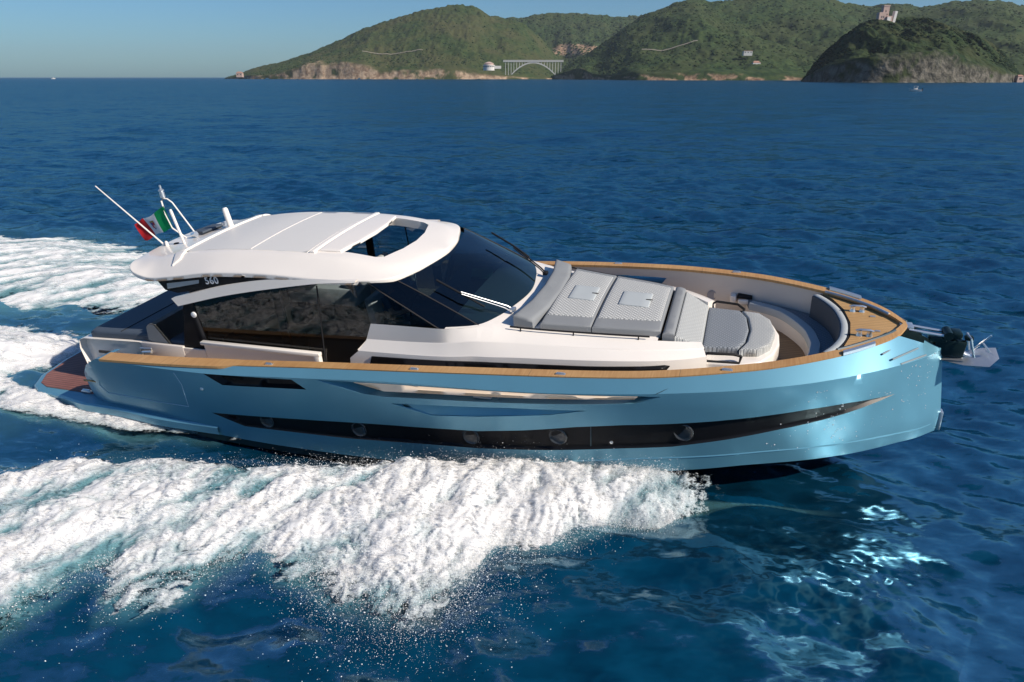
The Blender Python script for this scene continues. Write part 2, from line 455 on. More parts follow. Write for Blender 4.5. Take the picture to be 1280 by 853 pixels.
fold = [(-.11, 1.36), (.9, 1.43), (1.7, 1.50), (2.70, 1.545), (2.2, 1.43), (1.17, 1.28), (.48, 1.21)]

def iny(x):
    """inner face of the bulwark"""
    w = .16 + .02*(1 - smooth(-2.95, -2.6, np.asarray(x, float)))
    return np.maximum(ry(x) - w, 0.02)

hb = MB()
for sgn in (-1, 1):
    side_mesh(hb, hull_poly, [band, vent, opening, fold], sgn)
# chamfered shoulder between knuckle and teak, and the bow shoulder ahead of the teak
for sgn in (-1, 1):
    r1, r2, r3 = [], [], []
    for x in np.concatenate([np.linspace(-5.3, 5.6, 60), np.linspace(5.7, 7.08, 40)]):
        x = float(x)
        r1.append((x, sgn*float(kn(x) if x < 7.07 else .012), float(kz(x))))
        if x < 6.45: q = (x, float(ry(x)), float(rz(x)))
        else:
            t = (x - 6.45) / .63; q = (x, float(ry(6.45))*(1-t) + .05*t if t < .6 else .07, float(rz(6.45))*(1-t)+1.76*t)
            q = (x, min(q[1], float(kn(x))*.85), q[2])
        r2.append((q[0], sgn*q[1], q[2]))
    hb.grid([r1, r2])
# aft return of the bulwark
for sgn in (-1, 1):
    edge = [(-6.3, .45), (-6.27, .70), (-6.2, .82), (-6.0, 1.17), (-5.72, 1.42), (-5.42, 1.575), (-5.3, 1.59)]
    a = [(x, sgn*float(Yh(x, z)), z) for x, z in edge]
    b = [(x + .10, sgn*(float(Yh(x, z)) - .34), z + .02) for x, z in edge]
    hb.grid([a, b])
hull = hb.build("hull", M['blue'], yacht, angle=28)

# inlaid recess floors and walls
def recess(name, poly, inner, depth, mat, parent, step=0.15, sgns=(-1, 1), depths=None):
    for sgn in sgns:
        mb = MB(); n = len(poly); dd = depths or [depth]*n
        A = [(x, sgn*float(Yh(x, z)), z) for x, z in poly]
        B = [(x, sgn*(float(Yh(x, z)) - d), z) for (x, z), d in zip(inner, dd)]
        a2, b2 = [], []
        for i in range(n):
            j = (i+1) % n; k = max(1, int(math.dist(poly[i], poly[j])/step))
            for q in range(k):
                t = q/k
                (x, z) = (poly[i][0]+(poly[j][0]-poly[i][0])*t, poly[i][1]+(poly[j][1]-poly[i][1])*t)
                (u, w) = (inner[i][0]+(inner[j][0]-inner[i][0])*t, inner[i][1]+(inner[j][1]-inner[i][1])*t)
                d = dd[i]+(dd[j]-dd[i])*t
                a2.append((x, sgn*float(Yh(x, z)), z)); b2.append((u, sgn*(float(Yh(u, w))-d), w))
        mb.grid([a2, b2], True)
        v, t = cdt([(p[0], p[2]) for p in b2], (), step)
        bd = np.array([(p[0], p[2], abs(p[1])) for p in b2])
        vs = []
        for x, z in v:
            w = 1/((bd[:, 0]-x)**2*0.4 + (bd[:, 1]-z)**2 + 1e-7)**2
            dep = float(np.sum(w*(Yh(bd[:, 0], bd[:, 1]) - bd[:, 2]))/np.sum(w))
            vs.append((x, sgn*(float(Yh(x, z)) - dep), z))
        mb.add(vs, t)
        yield mb.build(name, mat, parent, angle=30), sgn

def shrink(poly, dz_top, dz_bot, dx):
    cx = sum(p[0] for p in poly)/len(poly); out = []
    zs = hermite(sorted([p[0] for p in poly]), [0]*len(poly))
    for x, z in poly: out.append((x + (dx if x < cx else -dx)*min(1, abs(x-cx)), z))
    return out

band_in = [(x + (.25 if x < -2 else (-.3 if x > 6 else 0)), z) for x, z in band]
band_in = [(band_in[i][0], z - (.012 if i < 11 else -.035)) for i, (x, z) in enumerate(band)]
band_in[0] = (-3.12, .765); band_in[11] = (6.2, 1.435); band_in[21] = (-2.75, .615)
for o, sgn in recess("hull_window", band, band_in, .045, M['black'], yacht):
    for px, pz in ((1.01, .87), (2.27, 1.04), (-2.39, .73), (-.78, .77), (3.89, 1.22)):
        mb = MB(); yy = float(Yh(px, pz)) - .045
        mb.lathe([(.125, 0), (.13, .012), (.115, .022), (.10, .012), (.085, .004), (.0, .004)], (px, sgn*yy, pz), (0, sgn, 0), 24)
        mb.build("porthole", M['ring'], o)
    mb = MB(); yy = float(Yh(2.95, .99)) - .04
    mb.tube([(2.72, sgn*(float(Yh(2.72, 1.28))-.043), 1.285), (2.70, sgn*(float(Yh(2.7, .87))-.043), .87)], .008, 6); mb.build("window_joint", M['darkseam'], o)
    mb = MB(); mb.lathe([(.022, 0), (.022, .015), (.0, .02)], (2.98, sgn*(float(Yh(2.98, 1.0))-.045), 1.0), (0, sgn, 0), 10); mb.build("drain_outlet", M['chrome'], o)
vin = [(-3.0, 1.55), (-1.69, 1.60), (-1.56, 1.505), (-2.84, 1.43)]
for o, sgn in recess("hull_vent", vent, vin, .07, M['black'], yacht): pass
fin = [(-.02, 1.345), (.9, 1.41), (1.7, 1.48), (2.6, 1.53), (2.2, 1.43), (1.17, 1.285), (.48, 1.22)]
for o, sgn in recess("side_scoop", fold, fin, .1, M['blue'], yacht, depths=[.04, .12, .12, .02, .02, .02, .02]): pass

# bulwark opening tunnel (through to the side deck) and inner bulwark skin
for sgn in (-1, 1):
    ob = MB(); a2, b2 = [], []
    for i in range(len(opening)):
        j = (i+1) % len(opening)
        for t in np.linspace(0, 1, 9)[:-1]:
            x, z = [opening[i][q]+(opening[j][q]-opening[i][q])*t for q in (0, 1)]
            u, w = [open_in[i][q]+(open_in[j][q]-open_in[i][q])*t for q in (0, 1)]
            a2.append((x, sgn*float(Yh(x, z)), z)); b2.append((u, sgn*float(iny(u)), w))
    ob.grid([a2, b2], True)
    ob.build("bulwark_opening", M['blue'], hull, angle=25)
for sgn in (-1, 1):
    mb = MB()
    for xx in (1.15, 1.45):
        mb.tube([(xx, sgn*2.17, 1.52), (xx+.08, sgn*2.14, 1.76)], .012, 6)
    mb.box((1.25, sgn*2.2, 1.56), (.26, .06, .03), bev=.008)
    mb.build("gate_bracket", M['cream'], hull)
xi = np.linspace(-5.2, 5.78, 90)
for sgn in (-1, 1):
    ib = MB(); poly = [(float(x), float(rz(x)) - .005) for x in xi] + [(5.78, .93), (-5.2, .93)]
    v, t = cdt(poly, [open_in], .14)
    ib.add([(x, sgn*float(iny(x)), z) for x, z in v], t)
    ib.build("bulwark_lining", M['cream'], yacht, angle=40)
# hull bottom
bb = MB(); rows = []
for sgn in (-1, 1):
    r0, r1, r2 = [], [], []
    for x in np.linspace(-6.3, 7.2, 80):
        x = float(x); z = float(bz(x)); y = float(Yh(x, z))
        r0.append((x, sgn*y, z)); r1.append((x, sgn*max(0.01, y - .03), z - .13*(1-float(smooth(2.0, 4.2, x)))-.01))
        kz_ = -.35 + .75*max(0, (x-3.2)/4.0)**2
        r2.append((min(x, 7.12), 0.0, min(kz_, z - .02)))
    bb.grid([r0, r1, r2])
bb.grid([[(-6.3, 2.1, .4), (-6.3, 2.1, -.2)], [(-6.3, -2.1, .4), (-6.3, -2.1, -.2)]])
bb.build("hull_bottom", M['antifoul'], yacht, angle=25)
# spray rails low on the bow and the step along the stern quarter
for sgn in (-1, 1):
    sr = MB()
    cz = hermite([1.2, 2.01, 3.72, 4.98, 6.03, 7.15], [.47, .57, .80, .87, .82, .64])
    xs = [float(q) for q in np.linspace(1.3, 7.1, 50)]
    sr.grid([[(x, sgn*(float(Yh(x, float(cz(x))+.02))-.002), float(cz(x))+.02) for x in xs],
             [(x, sgn*(float(Yh(x, float(cz(x))))+.009*min(1, (x-1.25)/.6)), float(cz(x))) for x in xs],
             [(x, sgn*(float(Yh(x, float(cz(x))-.012))-.002), float(cz(x))-.012) for x in xs]])
    sr.build("spray_rail", M['blue'], hull, angle=20)
for sgn in (-1, 1):
    st = MB()
    xs = [float(q) for q in np.linspace(-7.5, -3.4, 44)]
    def yb_(x): return 2.17 + (float(Yh(max(x, -5.6), .6)) + .09*(1-float(smooth(-4.9, -3.4, x))) - 2.17)*float(smooth(-7.5, -6.0, x))
    zt = lambda x: .598 - .10*float(smooth(-5.6, -3.4, x))
    st.grid([[(x, sgn*(yb_(x)-.25), zt(x)) for x in xs], [(x, sgn*(yb_(x)-.03), zt(x)) for x in xs], [(x, sgn*yb_(x), zt(x)-.035) for x in xs],
             [(x, sgn*yb_(x), zt(x)-.16) for x in xs], [(x, sgn*(yb_(x)-.12), zt(x)-.26) for x in xs]])
    st.build("stern_step", M['blue'], hull, angle=25)

LOUV = [((6.20, -.86, 2.005), (6.57, -.33, 1.965)), ((6.324, -.863, 1.945), (6.69, -.42, 1.915)), ((6.44, -.81, 1.86), (6.79, -.447, 1.84))]
# seams and small hull fittings
def hline(mb, pts, r=.006, off=.002, sgn=-1):
    d = densify(pts, .12, False); mb.tube([(x, sgn*(float(Yh(x, z))+off), z) for x, z in d], r, 5)
for sgn in (-1, 1):
    sm = MB(); hline(sm, [(-3.79, 1.52), (-3.74, 1.3), (-3.82, .84), (-5.55, .86), (-5.66, 1.0), (-5.62, 1.1)], sgn=sgn)
    sm.build("panel_seam", M['seam'], hull)
for sgn in (-1, 1):
    sm = MB(); sm.tube([(3.96, sgn*(float(ry(3.96))+.004), float(rz(3.96))-.01), (3.55, sgn*(float(kn(3.55))+.004), float(kz(3.55)))], .005, 5)
    sm.build("shoulder_seam", M['darkseam'], hull)
for sgn in (-1, 1):
    mb = MB(); y = float(Yh(-5.8, 1.06))
    mb.box((-5.83, sgn*(y+.002), 1.055), (.36, .02, .03), bev=.006); mb.build("trim_strip", M['teak'], hull)
    mb = MB(); mb.lathe([(.03, 0), (.03, .01), (.02, .02), (0, .022)], (-3.36, sgn*float(Yh(-3.36, 1.26)), 1.26), (0, sgn, 0), 12); mb.build("fuel_cap", M['chrome'], hull)
    for k, (pa_, pb_) in enumerate(LOUV):
        mb = MB(); q = [tuple(np.array(pa_)*(1-t)+np.array(pb_)*t) for t in np.linspace(0, 1, 6)]
        mb.tube([(x, -sgn*y, z+.004) for x, y, z in q], .012, 6)
        mb.build("shoulder_louvre", M['louvre'], hull)
tp = MB(); tp.box((7.24, 0, .63), (.06, .12, .30), bev=.015); tp.build("stem_guard", M['chrome'], hull)

# cream liner showing along the top of each bulwark opening
for sgn in (-1, 1):
    lp = [(-.60, 1.683), (1.5, 1.755), (3.33, 1.806), (3.29, 1.768), (1.5, 1.665), (-.16, 1.57)]
    mb = MB(); v, t = cdt(lp, (), .15); d = densify(lp, .15)
    mb.add([(x, sgn*(float(Yh(x, z))+.003), z) for x, z in v], t)
    mb.grid([[(x, sgn*(float(Yh(x, z))+.003), z) for x, z in d], [(x, sgn*(float(Yh(x, z))-.09), z) for x, z in d]], True)
    mb.build("opening_liner", simple("cream_liner", (.86, .70, .55), .5, var=.03), hull, angle=30)
# beads of spray clinging to the bow, coloured white for their sun sparkle
for sgn in (-1, 1):
    rgb = random.Random(8 + sgn); mb = MB()
    for k in range(130):
        if k % 5 == 0: cx_ = 4.6 + 2.3*rgb.random()**.6; cz_ = .9 + .85*rgb.random()
        x = min(6.95, cx_ + rgb.gauss(0, .10)); z = min(1.76, max(.8, cz_ + rgb.gauss(0, .12))); rr = .004 + .007*rgb.random()**2
        mb.lathe([(rr, 0), (rr*.75, rr*.5), (0, rr*.7)], (x, sgn*float(Yh(x, z)), z), (.3, sgn, -.15), 6)
    tag(mb.build("water_bead", M['letter'], hull), kind="stuff")
# teak capping rails
for sgn in (-1, 1):
    mb = MB(); rows = [[], [], [], []]
    for x in np.concatenate([np.linspace(-5.25, -3.0, 14), np.linspace(-2.95, -2.55, 10), np.linspace(-2.4, 5.4, 50), np.linspace(5.5, 6.6, 26)]):
        x = float(x); k_ = 1-float(smooth(-2.95, -2.6, x)); w = .15 + .07*k_; y = float(ry(x)) + .06*k_ - .02; z = float(rz(x)) + .012; yi = max(.0, y - w - .015)
        if x > 5.75: yi = max(0.0, y - .18)
        o = y + .012
        rows[0].append((x, sgn*o, z - .04)); rows[1].append((x, sgn*o, z)); rows[2].append((x, sgn*yi, z)); rows[3].append((x, sgn*yi, z - .04))
    mb.grid(rows)
    for k in (0, -1): mb.add([r[k] for r in rows], [(0, 1, 2, 3)])
    rail = mb.build("teak_rail", M['teak'], yacht, angle=30)
    for x in (-2.1, .25, 2.32, 4.36):
        c = MB(); y = float(ry(x)) - .07
        c.box((x, sgn*y, float(rz(x))+.016), (.13, .05, .012), bev=.004); c.tube([(x-.05, sgn*y, float(rz(x))+.03), (x+.05, sgn*y, float(rz(x))+.03)], .010, 6)
        c.build("pop_up_cleat", M['chrome'], rail)
    for (xa, xb_) in ((5.72, 6.12),):
        c = MB(); pts = [(float(x), sgn*(float(ry(x))-.02), float(rz(x))+.03) for x in np.linspace(xa, xb_, 8)]
        c.grid([[(p[0], p[1]+.035*sgn, p[2]-.02) for p in pts], [(p[0], p[1]+.02*sgn, p[2]+.012) for p in pts], [(p[0], p[1]-.05*sgn, p[2]+.012) for p in pts], [(p[0], p[1]-.06*sgn, p[2]-.02) for p in pts]])
        c.build("fairlead", M['chrome'], rail)

# decks
def flat(name, poly, z, mat, parent, step=.3, th=.03, holes=()):
    mb = MB(); slab(mb, poly, (z if callable(z) else (lambda x, y: z)), th, holes, step); return mb.build(name, mat, parent, angle=30)
dk = [(float(x), -float(iny(x))) for x in np.linspace(-5.2, 4.5, 40)]
flat("side_deck", dk + mirror(dk)[::-1], 1.20, M['teakside'], yacht)
wl = [(float(x), -float(iny(x))) for x in np.linspace(4.52, 5.7, 20)]
flat("well_floor", wl + mirror(wl)[::-1], 1.35, M['teakfloor'], yacht)
# foredeck
fd = [(5.60, -1.08), (5.75, -.80), (5.92, -.45), (5.98, 0)]
fo = [(float(x), -float(max(.02, ry(x)-.175))) for x in np.linspace(6.52, 5.62, 18)]
half = [(5.915, 0)] + [(5.87, -.45), (5.755, -.80), (5.63, -float(ry(5.63)-.175))] + fo[::-1][1:]
full = half + mirror(half)[::-1]
ff = [p for i, p in enumerate(full) if i == 0 or math.dist(p, full[i-1]) > 1e-3]
if math.dist(ff[0], ff[-1]) < 1e-3: ff.pop()
fdk = flat("foredeck", ff, 2.035, M['teakdeck'], yacht, .12, .08)
for sgn in (-1, 1):
    c = MB(); x, y = 6.03, sgn*.40
    c.lathe([(.045, 0), (.04, .02), (.03, .04), (.03, .07), (.035, .085)], (x-.05, y, 2.03), seg=12); c.lathe([(.045, 0), (.04, .02), (.03, .04), (.03, .07), (.035, .085)], (x+.07, y, 2.03), seg=12)
    c.tube([(x-.10, y, 2.105), (x-.05, y, 2.115), (x+.07, y, 2.115), (x+.12, y, 2.105)], [.012, .02, .02, .012], 8)
    c.build("mooring_cleat", M['chrome'], fdk)
    c = MB(); c.box((6.22, sgn*.24, 2.042), (.07, .04, .014), bev=.004); c.build("locker_latch", M['chrome'], fdk)
    c = MB(); c.tube([(float(x), sgn*float(ry(x)-.185), float(rz(x))+.008) for x in np.linspace(5.66, 6.42, 14)], .022, 6); c.build("deck_trim", M['darkseam'] if sgn < 0 else M['chrome'], fdk)
c = MB(); c.box((6.60, 0, 2.04), (.16, .16, .05), bev=.012); c.build("bow_plate", M['chrome'], fdk)

# bow anchor gear
ag = MB()
for s in (-.075, .075):
    ag.tube([(6.62, s, 2.02), (6.95, s, 1.975), (7.18, s, 1.95)], .02, 8)
anchor = ag.build("bow_roller", M['chrome'], yacht)
a = MB(); a.box((7.15, 0, 1.77), (.38, .11, .25), Matrix.Rotation(.08, 3, 'Y'), bev=.03); a.box((7.2, 0, 1.97), (.12, .2, .09), bev=.02); a.box((6.99, 0, 1.9), (.2, .17, .06), bev=.01); a.box((7.36, .01, 1.92), (.1, .1, .06), bev=.02)
a.tube([(7.1, -.1, 1.97), (7.1, .1, 1.97)], .06, 12)
a.build("anchor_housing", simple("dark_green_metal", (.012, .028, .028), .3, metal=.4, var=.2), anchor)
a = MB()
a.grid([[(6.96, 0, 1.575), (7.3, -.02, 1.545), (7.55, -.03, 1.50), (7.68, 0, 1.585)],
        [(6.98, .03, 1.60), (7.32, .17, 1.62), (7.6, .22, 1.66), (7.74, .05, 1.68)],
        [(7.0, .02, 1.63), (7.3, .06, 1.67), (7.55, .07, 1.76), (7.69, .02, 1.80)],
        [(6.98, -.03, 1.60), (7.32, -.17, 1.60), (7.6, -.22, 1.63), (7.74, -.05, 1.68)],
        [(6.96, 0, 1.575), (7.3, -.02, 1.545), (7.55, -.03, 1.50), (7.68, 0, 1.585)]])
a.tube([(7.18, 0, 1.74), (7.42, 0, 1.66)], .035, 8)
a.build("anchor_fluke", M['chrome'], anchor)
a = MB(); a.tube([(7.43, -.12, 1.70), (7.36, -.09, 1.95), (7.32, 0, 1.99), (7.36, .09, 1.95), (7.43, .12, 1.70)], .014, 6); a.tube([(7.45, .05, 1.74), (7.60, 0, 1.98)], .013, 6); a.tube([(7.53, .02, 1.86), (7.62, -.06, 1.76)], .012, 6); a.build("roll_bar", M['chrome'], anchor)

# ---------------- trunk cabin (foredeck house)
C1 = [(-.70, 1.56, 2.20), (-.1, 1.58, 2.215), (.42, 1.595, 2.225), (.70, 1.50, 2.215), (.94, 1.37, 2.20), (1.2, 1.31, 2.165), (1.45, 1.27, 2.13), (2.5, 1.10, 2.045), (3.2, .98, 2.0), (3.7, .84, 1.95), (3.98, .70, 1.90)]
C2 = [(-.80, 1.585, 1.95), (-.1, 1.60, 1.975), (.42, 1.61, 2.01), (.70, 1.59, 2.04), (.94, 1.56, 2.065), (1.2, 1.51, 2.055), (1.45, 1.46, 2.04), (2.5, 1.32, 1.985), (3.25, 1.16, 1.95), (3.75, .98, 1.91), (4.03, .83, 1.88)]
C3 = [(-.9, 1.70, 1.80), (-.1, 1.70, 1.815), (.42, 1.69, 1.83), (.70, 1.67, 1.845), (.94, 1.645, 1.86), (1.2, 1.63, 1.865), (1.5, 1.605, 1.875), (2.6, 1.5, 1.885), (3.4, 1.33, 1.87), (3.85, 1.12, 1.84), (4.08, .96, 1.82)]
def spl(P, n=50):
    u = np.arange(len(P)); f = [hermite(u, [p[i] for p in P]) for i in range(3)]
    return [tuple(float(g(t)) for g in f) for t in np.linspace(0, len(P)-1, n)]
c1, c2, c3 = spl(C1), spl(C2), spl(C3)
tb = MB()
for sgn in (-1, 1):
    sg = lambda P, dy=0, z=None: [(p[0], sgn*(p[1]+dy), p[2] if z is None else z) for p in P]
    c2a = [(p[0], p[1]+.012, p[2]-.015) for p in c2]
    c3a = [(p[0]-.02, p[1]-.01, p[2]+.012) for p in c3]
    c4 = [(-1.12 + (p[0]+.9)*1.0 if p[0] < -.6 else p[0], p[1]+.02, 1.2) for p in c3]
    c35 = [(p[0]-.16*max(0, min(1, (-.4-p[0])/.5)), p[1]+.012, p[2]-.13) for p in c3]
    tb.grid([sg(c1), sg(c2), sg(c2a), sg(c3a), sg(c3), sg(c35), sg(c4)])
    tb.add([(p[0], sgn*p[1], p[2]) for p in (c1[0], c2[0], c2a[0], c3a[0], c3[0], c35[0], c4[0])] + [(-.75, sgn*1.5, 2.1), (-1.05, sgn*1.5, 1.2)], [(0, 1, 2, 3, 4, 5, 6, 8, 7)])
dout = [(.50, -1.58), (.72, -1.5)] + [(p[0], -p[1]) for p in c1 if .95 < p[0] < 3.42]
zc1 = hermite([p[0] for p in C1], [p[2] for p in C1]); wc1 = hermite([p[0] for p in C1], [p[1] for p in C1])
def zdeck(x, y):
    w = float(wc1(x)); return float(zc1(x)) + .05*max(0, 1-(y/w)**2)
v, t = cdt(dout + mirror(dout)[::-1], (), .16)
tb.add([(x, y, zdeck(x, y)) for x, y in v], t)
for sgn in (-1, 1):
    e = [(c[-1][0], sgn*c[-1][1], c[-1][2]) for c in (c1, c2, c3)]
    tb.add(e + [(4.08, sgn*.98, 1.2), (3.98, sgn*.70, 1.2)], [tuple(range(5))])
    tb.grid([[(p[0], sgn*p[1], p[2]) for p in c1 if p[0] > 3.3], [(p[0], sgn*(p[1]-.01), 1.6) for p in c1 if p[0] > 3.3]])
trunk = tb.build("trunk_cabin", M['white'], yacht, angle=32)
for sgn in (-1, 1):
    wp = [(-.68, 1.735), (.6, 1.775), (1.27, 1.79), (2.14, 1.80), (3.0, 1.805), (3.55, 1.80), (3.62, 1.78), (3.5, 1.62), (2, 1.50), (-.80, 1.40)]
    v, t = cdt(wp, (), .14)
    y3 = hermite([p[0] for p in C3], [p[1] for p in C3])
    mb = MB(); vs = [(x, sgn*(float(y3(x))+.026), z) for x, z in v]; mb.add(vs, t)
    bd = densify(wp, .14); mb.grid([[(x, sgn*(float(y3(x))+.026), z) for x, z in bd], [(x, sgn*(float(y3(x))-.02), z) for x, z in bd]], True)
    mb.build("trunk_window", M['black'], trunk, angle=30)
    rb = MB(); rail_p = [(x, sgn*float(wc1(x)+.0), zdeck(x, float(wc1(x)))+.055) for x in np.linspace(1.38, 3.3, 14)]
    rb.tube(rail_p, .014, 6)
    for k in (1, 6, 12): rb.tube([rail_p[k], (rail_p[k][0], rail_p[k][1], rail_p[k][2]-.06)], .010, 6)
    rb.build("grab_rail", M['blackmat'], trunk)
    hb_ = MB(); hb_.tube([(4.02, sgn*.86, 1.80), (4.10, sgn*.90, 1.84), (4.42, sgn*.86, 1.83), (4.52, sgn*.80, 1.78)], .020, 6); hb_.tube([(4.02, sgn*.86, 1.80), (4.08, sgn*.88, 1.70), (4.50, sgn*.86, 1.70), (4.52, sgn*.80, 1.78)], .022, 6); hb_.build("step_handle", M['blackmat'], trunk)

# forward lounger base
lo = [(3.4, -.80), (3.97, -.72), (4.03, -.92), (4.5, -.90), (4.78, -.76), (4.95, -.48), (5.03, -.16)]
lo_full = lo + mirror(lo)[::-1]
mb = MB(); slab(mb, lo_full, lambda x, y: 1.70, .74, (), .12, round_r=.03); base = mb.build("lounger_base", M['white'], yacht, angle=40)
# cushions: sun pad, headrest, chaise
padt = lambda x, y: zdeck(x, y) + .10
def pad_out(x0, x1, inset=.10, curve=.0):
    e = [(float(x), -(float(wc1(x)) - inset)) for x in np.linspace(x0, x1, 8)]
    return e + mirror(e)[::-1]
for x0, x1 in ((1.78, 2.485), (2.50, 3.43)):
    mb = MB(); slab(mb, pad_out(x0, x1), padt, .12, (), .14, round_r=.026); pad = mb.build("sun_pad", M['grey'], yacht, angle=50)
    e = [(float(x), -(float(wc1(x)) - .36)) for x in np.linspace(x0+.03, x1-.03, 6)]
    f = [(float(x), (float(wc1(x)) - .24)) for x in np.linspace(x0+.03, x1-.03, 6)]
    mb = MB(); slab(mb, e + f[::-1], lambda x, y: padt(x, y)+.012, .03, (), .14, round_r=.01, ring=2); mb.build("quilted_panel", M['quilt'], pad, angle=50)
    hx = (1.98, 2.36) if x0 < 2 else (2.74, 3.18)
    h = [(hx[0]+.0, -.26), (hx[1], -.24), (hx[1], .27), (hx[0], .25)]
    mb = MB(); slab(mb, h, lambda x, y: padt(x, y)+.03, .03, (), .12, round_r=.012, ring=2); hc = mb.build("hatch_cover", M['lightgrey'], pad, angle=50)
    mb = MB(); mb.box((hx[1]-.02, 0, padt(hx[1], 0)+.035), (.10, .02, .012), bev=.003); mb.build("pull_strap", M['blackmat'], hc)
hd = [(1.40, -1.17), (1.50, -.6), (1.53, 0), (1.50, .6), (1.40, 1.17), (1.68, 1.16), (1.79, .6), (1.82, 0), (1.79, -.6), (1.68, -1.16)]
mb = MB(); slab(mb, hd, lambda x, y: zdeck(x, y) + .20 - .07*(x-1.4)/.4, .23, (), .10, round_r=.05); mb.build("headrest", M['grey'], yacht, angle=50)
ch = [(3.46, -.86), (3.62, -.84), (3.62, .84), (3.46, .86)]
mb = MB(); slab(mb, ch, lambda x, y: 2.09 - .25*abs(x-3.52), .16, (), .12, round_r=.04); mb.build("bolster", M['grey'], yacht, angle=50)
ch = [(3.625, -.83), (3.99, -.70), (3.99, .70), (3.625, .83)]
mb = MB(); slab(mb, ch, lambda x, y: 2.03 - .48*(x-3.62), .16, (), .12, round_r=.03); mb.build("chaise_back", M['quilt_fine'], yacht, angle=50)
arc = [(4.46, -.64), (4.56, -.40), (4.60, 0), (4.56, .40), (4.46, .64)]
ch = [(3.995, -.70)] + arc + [(3.995, .70)]
mb = MB(); slab(mb, ch, lambda x, y: 1.83, .14, (), .12, round_r=.03); mb.build("chaise_seat", M['quilt_dark'], yacht, angle=50)
ch = [(4.49, -.66), (4.585, -.40), (4.625, 0), (4.585, .40), (4.49, .66), (4.74, .62), (4.90, .40), (4.965, 0), (4.90, -.40), (4.74, -.62)]
mb = MB(); slab(mb, ch, lambda x, y: 1.82, .13, (), .10, round_r=.03); mb.build("lounger_front_pad", M['quilt_fine'], yacht, angle=50)

# bow well seating
inner = [(4.60, 1.30), (4.82, 1.20), (5.04, 1.05), (5.26, .72), (5.40, .38), (5.455, 0)]
ir = spl([(p[0], p[1], 0) for p in inner], 16); ir = [(p[0], p[1]) for p in ir]
ring_in = ir + mirror(ir)[::-1][1:]
out = [(float(x), float(iny(x))-.01) for x in np.linspace(4.55, 5.62, 14)]
seat_out = [(4.66, 1.36)] + out + [(5.86, .5), (5.93, 0)]
poly = ir[::-1] + out + [(5.74, .85), (5.87, .45), (5.93, 0)]
poly = poly + [(p[0], -p[1]) for p in poly[::-1][1:-1]]
pp = [p for i, p in enumerate(poly) if math.dist(p, poly[i-1]) > 1e-3]
mb = MB(); slab(mb, pp, lambda x, y: 1.56, .36, (), .12); sb = mb.build("seat_base", M['white'], yacht, angle=40)
mb = MB(); slab(mb, pp, lambda x, y: 1.655, .10, (), .10, round_r=.035); mb.build("bow_seat", M['quilt_dark'], sb, angle=50)
tr = MB()
rim = densify(ring_in, .08, False)
offs = []
for i, p in enumerate(rim):
    a = Vector(rim[max(i-1, 0)]); b = Vector(rim[min(i+1, len(rim)-1)]); t = (b-a).normalized(); n = Vector((t.y, -t.x))
    if n.dot(Vector((p[0]-4.6, p[1]))) < 0: n = -n
    offs.append(n)
tr.grid([[(p[0]-n.x*.012, p[1]-n.y*.012, 1.56) for p, n in zip(rim, offs)], [(p[0]-n.x*.012, p[1]-n.y*.012, 1.66) for p, n in zip(rim, offs)],
         [(p[0]+n.x*.0, p[1]+n.y*.0, 1.678) for p, n in zip(rim, offs)], [(p[0]+n.x*.12, p[1]+n.y*.12, 1.678) for p, n in zip(rim, offs)], [(p[0]+n.x*.13, p[1]+n.y*.13, 1.645) for p, n in zip(rim, offs)]])
tr.build("seat_edge", M['lightgrey'], sb, angle=50)
barc = [(5.60, -.98), (5.73, -.76), (5.85, -.42), (5.895, 0), (5.85, .42), (5.73, .76), (5.60, .98)]
ba = spl([(p[0], p[1], 0) for p in barc], 26)
mb = MB(); slab(mb, [(p[0]-.12, p[1]*.97) for p in ba] + [(p[0]-.01, p[1]) for p in ba[::-1]], lambda x, y: 2.02, .38, (), .12, round_r=.025); bk = mb.build("bow_backrest", M['slate'], yacht, angle=50)
mb = MB(); mb.grid([[(p[0]-.105, p[1]*.972, 2.012) for p in ba], [(p[0]-.095, p[1]*.975, 2.027) for p in ba], [(p[0]-.025, p[1], 2.029) for p in ba], [(p[0]-.014, p[1], 2.02) for p in ba]]); mb.build("backrest_cap", M['lightgrey'], bk, angle=60)
mb = MB(); mb.tube([(p[0]+.002, p[1], 2.02) for p in ba], .013, 6); mb.build("backrest_piping", M['blackmat'], bk)
mb = MB(); slab(mb, [(4.40, 1.50), (4.64, 1.48), (4.62, 1.74), (4.42, 1.80)], lambda x, y: 1.72, .06, (), .1, round_r=.015); tray = mb.build("side_tray", M['blackmat'], yacht)
mb = MB(); mb.box((4.5, 1.44, 1.63), (.16, .05, .08), bev=.015); mb.box((4.34, 1.6, 1.63), (.1, .2, .14), bev=.02); mb.build("tray_support", M['white'], tray)
mb = MB(); mb.lathe([(.085, 0), (.085, .012), (.07, .016), (.06, .008), (0, .006)], (3.99, float(iny(3.99))-.002, 1.60), (0, -1, 0), 20); mb.build("deck_speaker", simple("speaker_grey", (.30, .30, .34), .6), yacht)

